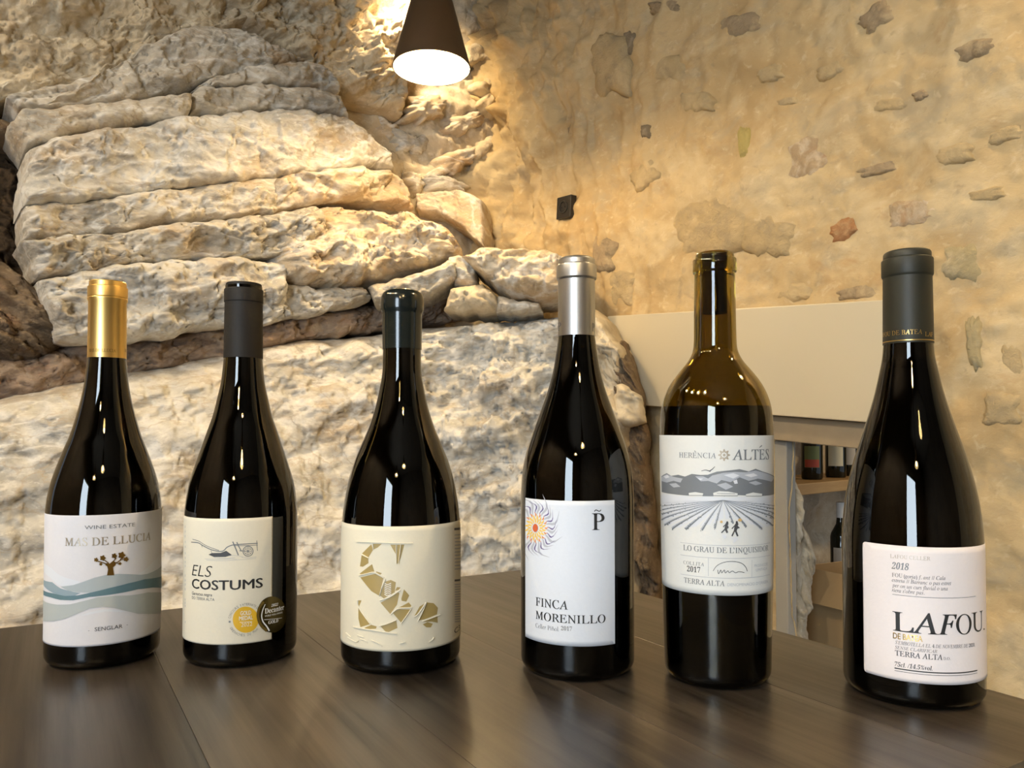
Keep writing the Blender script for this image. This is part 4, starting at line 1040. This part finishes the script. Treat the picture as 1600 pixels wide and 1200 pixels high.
# 3 --------- black wax top, ivory die-cut label
B3 = make_bottle(-0.0872, 0.608, [(242.8, 14.9), (224.6, 15.4), (210.4, 17.8), (196, 21), (181.5, 25.6), (167.3, 31.6), (152.9, 37.3), (138.5, 41.4), (124.3, 44.1), (111.6, 45.6), (96.4, 46.4), (80, 46.4)], 287,
    'dark burgundy bottle sealed in black wax with ivory label of a shattered S', 46.4, GLASS_DARK, 225,
    [(290.2, 5), (289.9, 10.0), (289.0, 13.2), (287.2, 15.4), (284.4, 16.6), (280.0, 17.1), (276.0, 17.1), (273.5, 16.8), (271.8, 15.9), (270.2, 15.6), (257, 15.6), (256, 15.5), (242.8, 15.4)], WAX)
L = Label(B3, -112, 112, (629, 822.6), (627, 1018), P_IVORY, (520, 790, 4.136))
SHARD = ink('olive_gold_foil', (0.31, 0.225, 0.075), 0.5)
for p in ([(190,310),(250,250),(262,285),(232,335)], [(264,284),(260,246),(318,246),(292,270)], [(177,392),(188,320),(230,340),(232,372),(195,395)], [(372,252),(410,252),(408,315)],
          [(416,252),(462,252),(440,335),(425,372),(414,376)], [(175,440),(255,378),(270,425),(190,447)], [(180,464),(275,440),(328,470),(300,582),(250,552)], [(306,580),(340,490),(375,480),(408,495),(400,560),(330,600)],
          [(310,627),(425,560),(430,567),(415,640),(372,700)], [(443,600),(460,540),(494,580),(475,620),(445,615)], [(402,550),(415,526),(438,528),(425,545)], [(425,660),(490,625),(507,645),(500,657)],
          [(385,690),(430,668),(500,670),(445,760)], [(167,612),(187,612),(172,650),(182,680),(245,765),(180,785),(167,730)], [(205,790),(250,770),(285,780),(280,795),(220,798)], [(305,775),(410,740),(418,790),(350,822)],
          [(280,424),(318,436),(310,445),(285,440)], [(552,742),(602,625),(650,630),(678,660),(672,702),(590,735)], [(527,712),(560,652),(598,628),(546,702)], [(580,750),(675,712),(677,757),(640,750)], [(580,767),(610,752),(645,763),(632,787),(605,787)]):
    L.poly('shard', [p], SHARD, 1)
L.strokes('raised_edge', [(6,[(155,232),(300,238),(515,243)]),(7,[(135,782),(260,804),(415,826)]),(8,[(172,452),(222,440),(270,432),(332,466)]),(9,[(305,612),(370,590),(436,545)]),(7,[(375,704),(400,680),(432,662),(512,658)]),
    (6,[(302,584),(320,530),(342,475)]),(7,[(522,718),(548,702),(602,622)]),(6,[(548,746),(575,690),(602,624)]),(7,[(575,748),(630,728),(690,704)]),(6,[(190,314),(212,326),(234,338)]),(5,[(262,246),(264,284)]),(6,[(410,252),(412,376)]),(6,[(440,252),(425,376)]),
    (6,[(440,762),(470,720),(505,668)]),(6,[(300,778),(350,764),(412,738)]),(5,[(165,612),(172,655),(248,766)])], P_IVORY, 2, 0.0011)
L.strokes('embossed_scrap', [(7,[(100,850),(150,880),(170,872)]),(6,[(180,860),(215,872),(225,885)]),(7,[(250,868),(300,890),(318,905)]),(6,[(620,880),(640,868),(650,850)]),(6,[(90,820),(120,850)]),(5,[(430,890),(470,880)]),(6,[(160,835),(200,850)])], P_IVORY, 1, 0.0009)
L.strokes('wire_coil', [(4,[(335,500+12*k),(355,510+12*k),(378,500+12*k)]) for k in range(7)], K_WHITE, 3, 0.0004)
L.strokes('side_print', [(15,[(785,152),(822,148)])], K_DARK); L.strokes('side_print', [(13,[(785,484),(822,479)])], K_DARK)
L.strokes('side_print', [(7,[(786,y),(824,y-5)]) for y in list(range(190,420,22)) + list(range(510,760,16))], K_MID)
L.text('C3', 'sans', 783, 828, 818, 34, K_BLACK)

# 4 --------- silver capsule, cool white label with a sun
B4 = make_bottle(0.0497, 0.589, [(250.9, 14.0), (239.9, 15.5), (224.2, 18.2), (208.5, 22.5), (193.3, 27.9), (177.5, 33.7), (161.8, 38.9), (146.6, 41.8), (130.9, 42.8), (116.2, 43), (98, 43)], 309,
    'dark burgundy bottle with silver capsule and narrow white label with a flaming sun', 43.0, GLASS_DARK, 240,
    [(311.3, 12.0), (310.6, 13.3), (309.4, 14.1), (306, 14.3), (305.2, 15.3), (304.6, 15.5), (295.4, 15.5), (294.6, 15.0), (293.9, 14.2), (250.9, 14.3)], SILVER)
L = Label(B4, -62.5, 38.5, (893, 782.7), (920, 1010), P_COOL, (800, 760, 3.752))
SUNR = ink('sun_red', (0.52, 0.10, 0.03)); SUNY = ink('sun_yellow', (0.78, 0.48, 0.05)); SUNO = ink('sun_orange', (0.62, 0.20, 0.05)); SUNP = ink('sun_purple', (0.11, 0.08, 0.20)); SUNG = ink('sun_grey', (0.37, 0.38, 0.42))
cx, cy = 140, 243
def petal(a, r0, r1, w, bend=0.0, fx=0.80):
    o = []
    for t in np.linspace(0, 1, 7): o.append((r0 + (r1 - r0) * t, a + bend * math.sin(t * math.pi * 1.5) * t, w * math.sin(math.pi * (0.12 + 0.88 * t)) ** 1.2))
    l = [(cx + fx * (r * math.cos(p) - ww * math.sin(p)), cy + (r * math.sin(p) + ww * math.cos(p))) for r, p, ww in o]
    rr = [(cx + fx * (r * math.cos(p) + ww * math.sin(p)), cy + (r * math.sin(p) - ww * math.cos(p))) for r, p, ww in o]
    return l + rr[-2::-1] if False else l[:-1] + [l[-1]] + rr[:-1][::-1]
N = 16
tw = 2 * math.pi / N
ok = lambda ps: [p for p in ps if max(q[0] for q in p) > 96]
L.poly('sun_grey_ray', ok([petal(k * tw + 0.12, 80, 205 if k % 2 else 170, 8, 0.28) for k in range(N)]), SUNG, 1)
L.poly('sun_purple_ray', ok([petal(k * tw - 0.05, 88, 165, 4.5, 0.30) for k in range(N)]), SUNP, 2)
L.poly('sun_orange_ray', ok([petal(k * tw, 66, 94, 4.5, 0.1) for k in range(N)]), SUNO, 3)
L.poly('sun_flame', ok([petal(k * tw + tw / 2, 48, 80, 5, 0.05) for k in range(N)]), SUNY, 4)
L.poly('sun_flame', ok([petal(k * tw, 28, 62, 4.5, 0.05) for k in range(N)]), SUNY, 5)
L.poly('sun_disc', [circle(cx, cy, 15, 24, n=20)], SUNR, 6)
L.text('P', 'serifm', 468, 256, 538, 98, K_BLACK)
L.strokes('tilde', [((5,5),[(482,147),(490,138),(500,141),(511,146),(521,137)])], K_BLACK, 2)
L.text('FINCA', 'serifm', 141, 697, 327, 49, K_BLACK); L.text('MORENILLO', 'serifm', 141, 774, 545, 47, K_BLACK)
L.text('Celler Piñol', 'serif', 140, 825, 274, 25, K_GREY); L.text('2017', 'serifb', 288, 842, 352, 24, K_GREY)
cap_text(B4, 'P', 'serif', (800, 390, 3.158), 229, 402, 243, 40, K_GREY); cap_text(B4, 'P', 'serif', (800, 390, 3.158), 395, 402, 406, 40, K_GREY)

# 5 --------- olive glass bordeaux bottle, vineyard etching
B5 = make_bottle(0.1503, 0.567, [(294.3, 14.6), (275, 14.9), (254.2, 15.2), (243, 15.5), (237.8, 16.2), (233.5, 17.8), (228.7, 20.7), (222.5, 25.8), (216.4, 30.5), (210.2, 34.3), (203.6, 37.1), (197.5, 38.9), (190.9, 39.9), (178.6, 40.5), (156.4, 40.5), (113, 39.9), (71.3, 39.3), (9.9, 37.9)], 309,
    'open-shouldered olive glass bottle without capsule, grey label of a vineyard and hills', 40.1, GLASS_OLIVE, 196,
    finish=[(309.6, 9.2), (309.9, 10.5), (309.9, 12.6), (309.2, 13.7), (307.6, 14.1), (306.0, 14.2), (305.6, 15.2), (304.9, 15.8), (296.2, 15.9), (295.2, 15.5), (294.8, 14.8)])
L = Label(B5, -96, 112, (1123, 680.5), (1123, 930.8), P_GREY, (1015, 670, 2.857))
L.text('HERENCIA', 'serif', 135, 128, 297, 23, K_GREY); L.text('ALTES', 'serifm', 367, 139, 527, 46, K_GREY)
L.strokes('accent', [((4,2),[(202,98),(209,104)])], K_GREY, 2); L.strokes('accent', [((3,6),[(486,84),(497,74)])], K_GREY, 2)
L.poly('star_emblem', [circle(332, 117, 22, 22, n=48, wob=0.25, k=8)], K_PALEGOLD, 1); L.poly('star_emblem', [circle(332, 117, 12, 12, n=32, wob=0.2, k=8)], P_GREY, 2); L.poly('star_emblem', [circle(332, 117, 6, n=12)], K_PALEGOLD, 3)
L.strokes('bird_drawing', [((2,5),[(232,188),(250,184),(266,188),(272,190)]),((5,2),[(268,189),(280,180),(292,168)])], K_DARK, 2)
sky = [(56,212),(80,198),(100,210),(130,205),(160,213),(190,201),(230,206),(260,205),(300,191),(350,186),(400,180),(440,190),(470,178),(500,190),(530,200),(558,215)]
L.poly('mountain', [sky + [(558,290),(500,300),(400,296),(300,301),(200,300),(56,282)]], K_GREY, 1)
for p in ([[(56,216),(80,203),(110,214),(150,222),(140,240),(110,232),(80,240),(56,232)], [(205,212),(240,212),(262,222),(280,208),(330,196),(380,192),(430,194),(470,186),(520,200),(552,218),(540,236),(480,222),(440,232),(400,216),(360,238),(320,228),(300,244),(262,232),(230,234)],
    [(300,250),(340,240),(372,258),(340,272)], [(90,246),(120,242),(140,258),(110,262)], [(440,240),(470,232),(500,244),(470,252)]]): L.poly('mountain_light', [p], K_MID, 2)
for p in ([[(330,206),(372,198),(400,208),(372,222)], [(420,206),(460,198),(480,208),(450,216)], [(215,220),(240,222),(228,230)], [(66,212),(84,206),(92,216),(76,222)], [(372,232),(388,226),(392,244),(378,246)]]): L.poly('mountain_light', [p], K_LIGHT, 3)
L.poly('field', [[(56,288),(200,302),(330,302),(558,294),(558,330),(480,326),(330,322),(180,326),(56,332)]], K_LIGHT, 1)
L.poly('farm_buildings', [[(176,286),(205,282),(240,288),(236,304),(178,304)], [(284,286),(310,278),(350,280),(392,288),(390,306),(286,306)], [(428,292),(460,284),(500,290),(498,306),(430,306)]], P_GREY, 2)
L.strokes('farm_lines', [(2.5,[(176,297),(240,297)]),(3,[(284,298),(392,299)]),(2.5,[(428,300),(498,300)]),(3,[(320,298),(336,300)]),(2,[(300,288),(380,290)])], K_GREY, 3)
L.poly('field', [[(56,330),(180,324),(330,320),(480,324),(558,328),(558,395),(520,440),(440,425),(390,405),(330,400),(280,425),(180,440),(110,440),(60,420)]], K_LIGHT, 1)
vp = (326, 318); rows = []
for i, (ex, ey, w) in enumerate([(56,345,4),(56,362,6),(56,382,7),(56,405,9),(66,430,11),(100,446,13),(160,448,14),(232,452,13),(290,444,10),(372,420,9),(430,436,13),(500,446,14),(545,430,12),(558,402,10),(558,380,8),(558,360,6),(558,344,4)]):
    mid = (vp[0] + (ex - vp[0]) * 0.5, vp[1] + (ey - vp[1]) * 0.46)
    rows.append(((1.0, w), [vp, mid, (ex, ey)]))
L.strokes('vine_row', rows, K_MID, 2)
L.strokes('field_path', [((0.6, w[1] * 0.5), [vp, ((vp[0] + q[0]) / 2 + 1, (vp[1] + q[1]) / 2 + 3), q]) for w, q in (((1, 12), (80,440)), ((1, 14), (130,450)), ((1, 16), (196,455)), ((1, 16), (262,452)), ((1, 26), (340,450)), ((1, 16), (400,432)), ((1, 16), (465,445)), ((1, 14), (524,442)), ((1, 10), (60,418)), ((1, 9), (556,418)))], P_GREY, 2)
L.strokes('vine_row', [((0.8, w[1] * 0.45), [(p[0] + 2, p[1] + (1 if i else 0)) for i, p in enumerate(pts)]) for w, pts in rows], K_GREY, 3)
rv = random.Random(9); spk = []
for w, pts in rows:
    for t in np.linspace(0.4, 1.0, 13):
        q = (pts[0][0] + (pts[2][0] - pts[0][0]) * t + rv.uniform(-5, 5), pts[0][1] + (pts[2][1] - pts[0][1]) * t ** 1.05 + rv.uniform(-4, 4))
        spk.append(circle(q[0], q[1], rv.uniform(1.5, 4.5) * t, rv.uniform(1.5, 4) * t, n=6))
L.poly('vine_leaf_print', spk, K_GREY, 4)
L.poly('running_figure', [[(340,420),(348,417),(352,424),(348,430),(353,440),(345,448),(350,462),(343,466),(336,452),(322,466),(319,462),(334,446),(336,432),(330,440),(327,436),(337,426)],
    [(384,420),(393,418),(396,426),(392,432),(402,442),(391,446),(388,456),(396,478),(389,480),(380,458),(370,480),(364,478),(376,452),(378,436),(368,448),(365,444),(378,430)]], K_DARK, 5)
L.poly('running_figure', [circle(346, 418, 5, 6, n=12), circle(388, 417, 5, 6, n=12)], K_DARK, 6)
L.poly('figure_shadow', [[(322,474),(340,470),(344,482),(334,492),(326,484)], [(362,488),(386,484),(396,492),(380,506),(372,512),(376,496)]], K_LIGHT, 4)
L.poly('net_print', [circle(402, 407, 9, 7, n=14), circle(320, 415, 6, 6, n=12)], ink('ochre_ink', (0.50, 0.32, 0.12)), 6)
for x_, y0_, y1_ in ((262, 575, 658), (458, 585, 662)): L.strokes('rule', [(1.8, [(x_, y0_), (x_, y1_)])], K_MID, 1)
def rule_h(Lb, x0, x1, y, w, mat):
    a = Lb.at(x0, y); b = Lb.at(x1, y); k = Lb.scale(x0, y); bm = bmesh.new()
    add_stroke(bm, [(a[0] + (b[0] - a[0]) * t, a[1]) for t in np.linspace(0, 1, 9)], w * k)
    return wrap_mesh('rule', bm, Lb.B, 0.00022 + 0.00014, mat, Lb.obj, clip=Lb.clip)
for y_ in (507, 562, 648): rule_h(L, 137, 538, y_, 1.8, K_MID)
L.text("LO GRAU DE L'INQUISIDOR", 'serifm', 150, 541, 530, 24, K_GREY)
L.text('COLLITA', 'serif', 150, 603, 243, 15, K_GREY); L.text('2017', 'serifb', 166, 636, 226, 24, K_DARK)
L.strokes('signature', [((2,3),[(283,635),(300,612),(330,597),(370,592),(410,600),(430,618),(437,636)]),(2.5,[(304,630),(308,648),(318,630),(322,644),(334,630),(338,644),(350,634),(356,643),(370,635),(384,643),(400,638),(424,642)])], K_DARK, 2)
L.text('PRODUCCIO', 'sans', 468, 618, 528, 12, K_MID); L.text('LIMITADA', 'sans', 476, 637, 526, 12, K_MID)
L.text('TERRA ALTA', 'serifm', 152, 686, 335, 23, K_GREY); L.text("DENOMINACIO D'ORIGEN", 'sans', 348, 703, 530, 13, K_MID)

# 6 --------- charcoal capsule, warm white label with big lettering
B6 = make_bottle(0.2766, 0.535, [(238.9, 15.8), (229, 16.7), (220.1, 18.4), (202.3, 22.3), (184.5, 27.4), (166.6, 33), (148.8, 37.9), (131, 41.4), (113.1, 43.4), (99.7, 44), (82, 44)], 301,
    'dark burgundy bottle with charcoal capsule and large warm white typographic label, nearest the camera', 44.0, GLASS_DARK, 228,
    [(303.8, 13.8), (303.2, 14.7), (302.2, 15.2), (298.8, 15.3), (298.0, 16.3), (297.4, 16.5), (287.2, 16.5), (286.2, 16.1), (285.4, 15.6), (238.9, 16.1)], GREYCAP)
V6 = (1300, 830, 4.137)
L = Label(B6, -40.5, 97, (1457, 855.4), (1464, 1069.8), P_PINK, V6, corner=0.0022)
L.text('LAFOU CELLER', 'serif', 377, 171, 635, 24, K_PALEGOLD)
L.text('2018', 'boldit', 386, 242, 497, 42, K_GREY)
L.text('FOU', 'serif', 388, 293, 455, 25, K_DARK); L.text('(gorja) f. ant // Cala', 'ital', 464, 301, 731, 24, K_DARK)
L.text('estreta // Barranc o pas estret', 'ital', 388, 325, 768, 24, K_DARK); L.text('per on un curs fluvial o una', 'ital', 390, 359, 746, 24, K_DARK); L.text("riera s'obre pas.", 'ital', 388, 390, 597, 24, K_DARK)
rule_h(L, 391, 925, 407, 3, K_GREY)
L.text('L', 'serifm', 393, 640, 523, 124, K_BLACK); L.text('A', 'serifm', 516, 656, 682, 132, K_BLACK); L.text('F', 'italb', 684, 667, 802, 130, K_BLACK)
L.text('O', 'serif', 800, 668, 900, 128, K_BLACK); L.text('U', 'serif', 900, 655, 972, 128, K_BLACK); L.poly('lettering', [circle(979, 632, 4, 6, n=12)], K_BLACK, 2)
L.text('DE BATEA', 'bold', 395, 691, 583, 37, K_GOLD)
L.text("S'EMBOTELLA EL 4 DE NOVEMBRE DE 2020,", 'ital', 410, 727, 920, 22, K_DARK); L.text('SENSE CLARIFICAR', 'ital', 408, 758, 678, 20, K_DARK)
L.text('TERRA ALTA', 'serifm', 408, 801, 712, 34, K_DARK); L.text('D.O.', 'serif', 719, 831, 765, 18, K_DARK)
L.text('75cl. /14,5%vol.', 'boldit', 406, 870, 648, 28, K_DARK)
rule_h(L, 405, 936, 883, 7, K_BLACK); rule_h(L, 405, 936, 899, 3, K_DARK)
L.poly('perforation', [circle(930 + 3 * math.sin(k), 190 + 13 * k, 2.5, n=8) for k in range(8)], K_LIGHT, 1)
VC = (1300, 380, 2.5)
cap_text(B6, 'LAFOU DE BATEA', 'serif', VC, 196, 370, 352, 17, K_GOLD); cap_text(B6, 'LAF', 'serif', VC, 363, 363, 392, 17, K_GOLD)
bh = B6.spot(1300 + 290 / 2.5, 380 + 378 / 2.5, B6.cap_r)[1]
cap_band(B6, bh - 0.0003, bh + 0.0004, K_GOLD)

# ------------------------------------------------------------------ bottles on the shelf of the store
BB = np.array([(300, 14.5), (285, 14.5), (235, 14.5), (215, 17), (195, 27), (180, 35), (165, 38.5), (60, 38.5), (6, 38.5), (0, 35)]) / 1000
SG = plain('black_green_glass', (0.008, 0.010, 0.006), 0.08)
for a_, back_, z_, cols, lab in ((0.346, 0.10, 0.74, (0.16, 0.2, 0.09), 'dark bottle with green and red label on the shelf by the jamb'),
                                 (0.527, 0.10, 0.74, (0.62, 0.58, 0.42), 'dark bottle with pale yellow label in the middle of the shelf'),
                                 (0.67, 0.12, 0.74, (0.45, 0.42, 0.36), 'dark bottle with small pale label at the right on the shelf'),
                                 (0.56, 0.10, 0.34, (0.5, 0.47, 0.4), 'dark bottle with pale collar on the lower shelf behind the carton')):
    p = SH0 + SHD * a_ + SHN * back_
    r_ = empty('shelf_bottle', (p[0], p[1], z_ + 0.0005)); tag(r_, lab, 'bottle', 'bottles on the store shelf')
    lathe('glass_body', [(0.0005, 0.0)] + [(r, h) for h, r in BB[::-1]] + [(0.0005, 0.3)], SG, r_, 40, 40)
    lathe('capsule', [(0.0151, 0.24), (0.0151, 0.3), (0.0005, 0.3006)], GREYCAP if z_ > 0.5 else P_GREY, r_, 32, 40)
    ph = math.atan2(-p[1], -p[0])
    def patch(name, h0, h1, w, m):
        t = np.linspace(ph - w, ph + w, 14); v = [(0.0388 * math.cos(q), 0.0388 * math.sin(q), h) for q in t for h in (h0, h1)]
        mesh_obj(name, v, grid_faces(14, 2), m, r_)
    patch('label', 0.045, 0.125, 0.75, paper('shelf_label_paper', cols))
    if a_ == 0.346: patch('label_print', 0.046, 0.075, 0.70, paper('shelf_label_red', (0.4, 0.08, 0.05))); r_.children[-1].scale = (1.004, 1.004, 1)
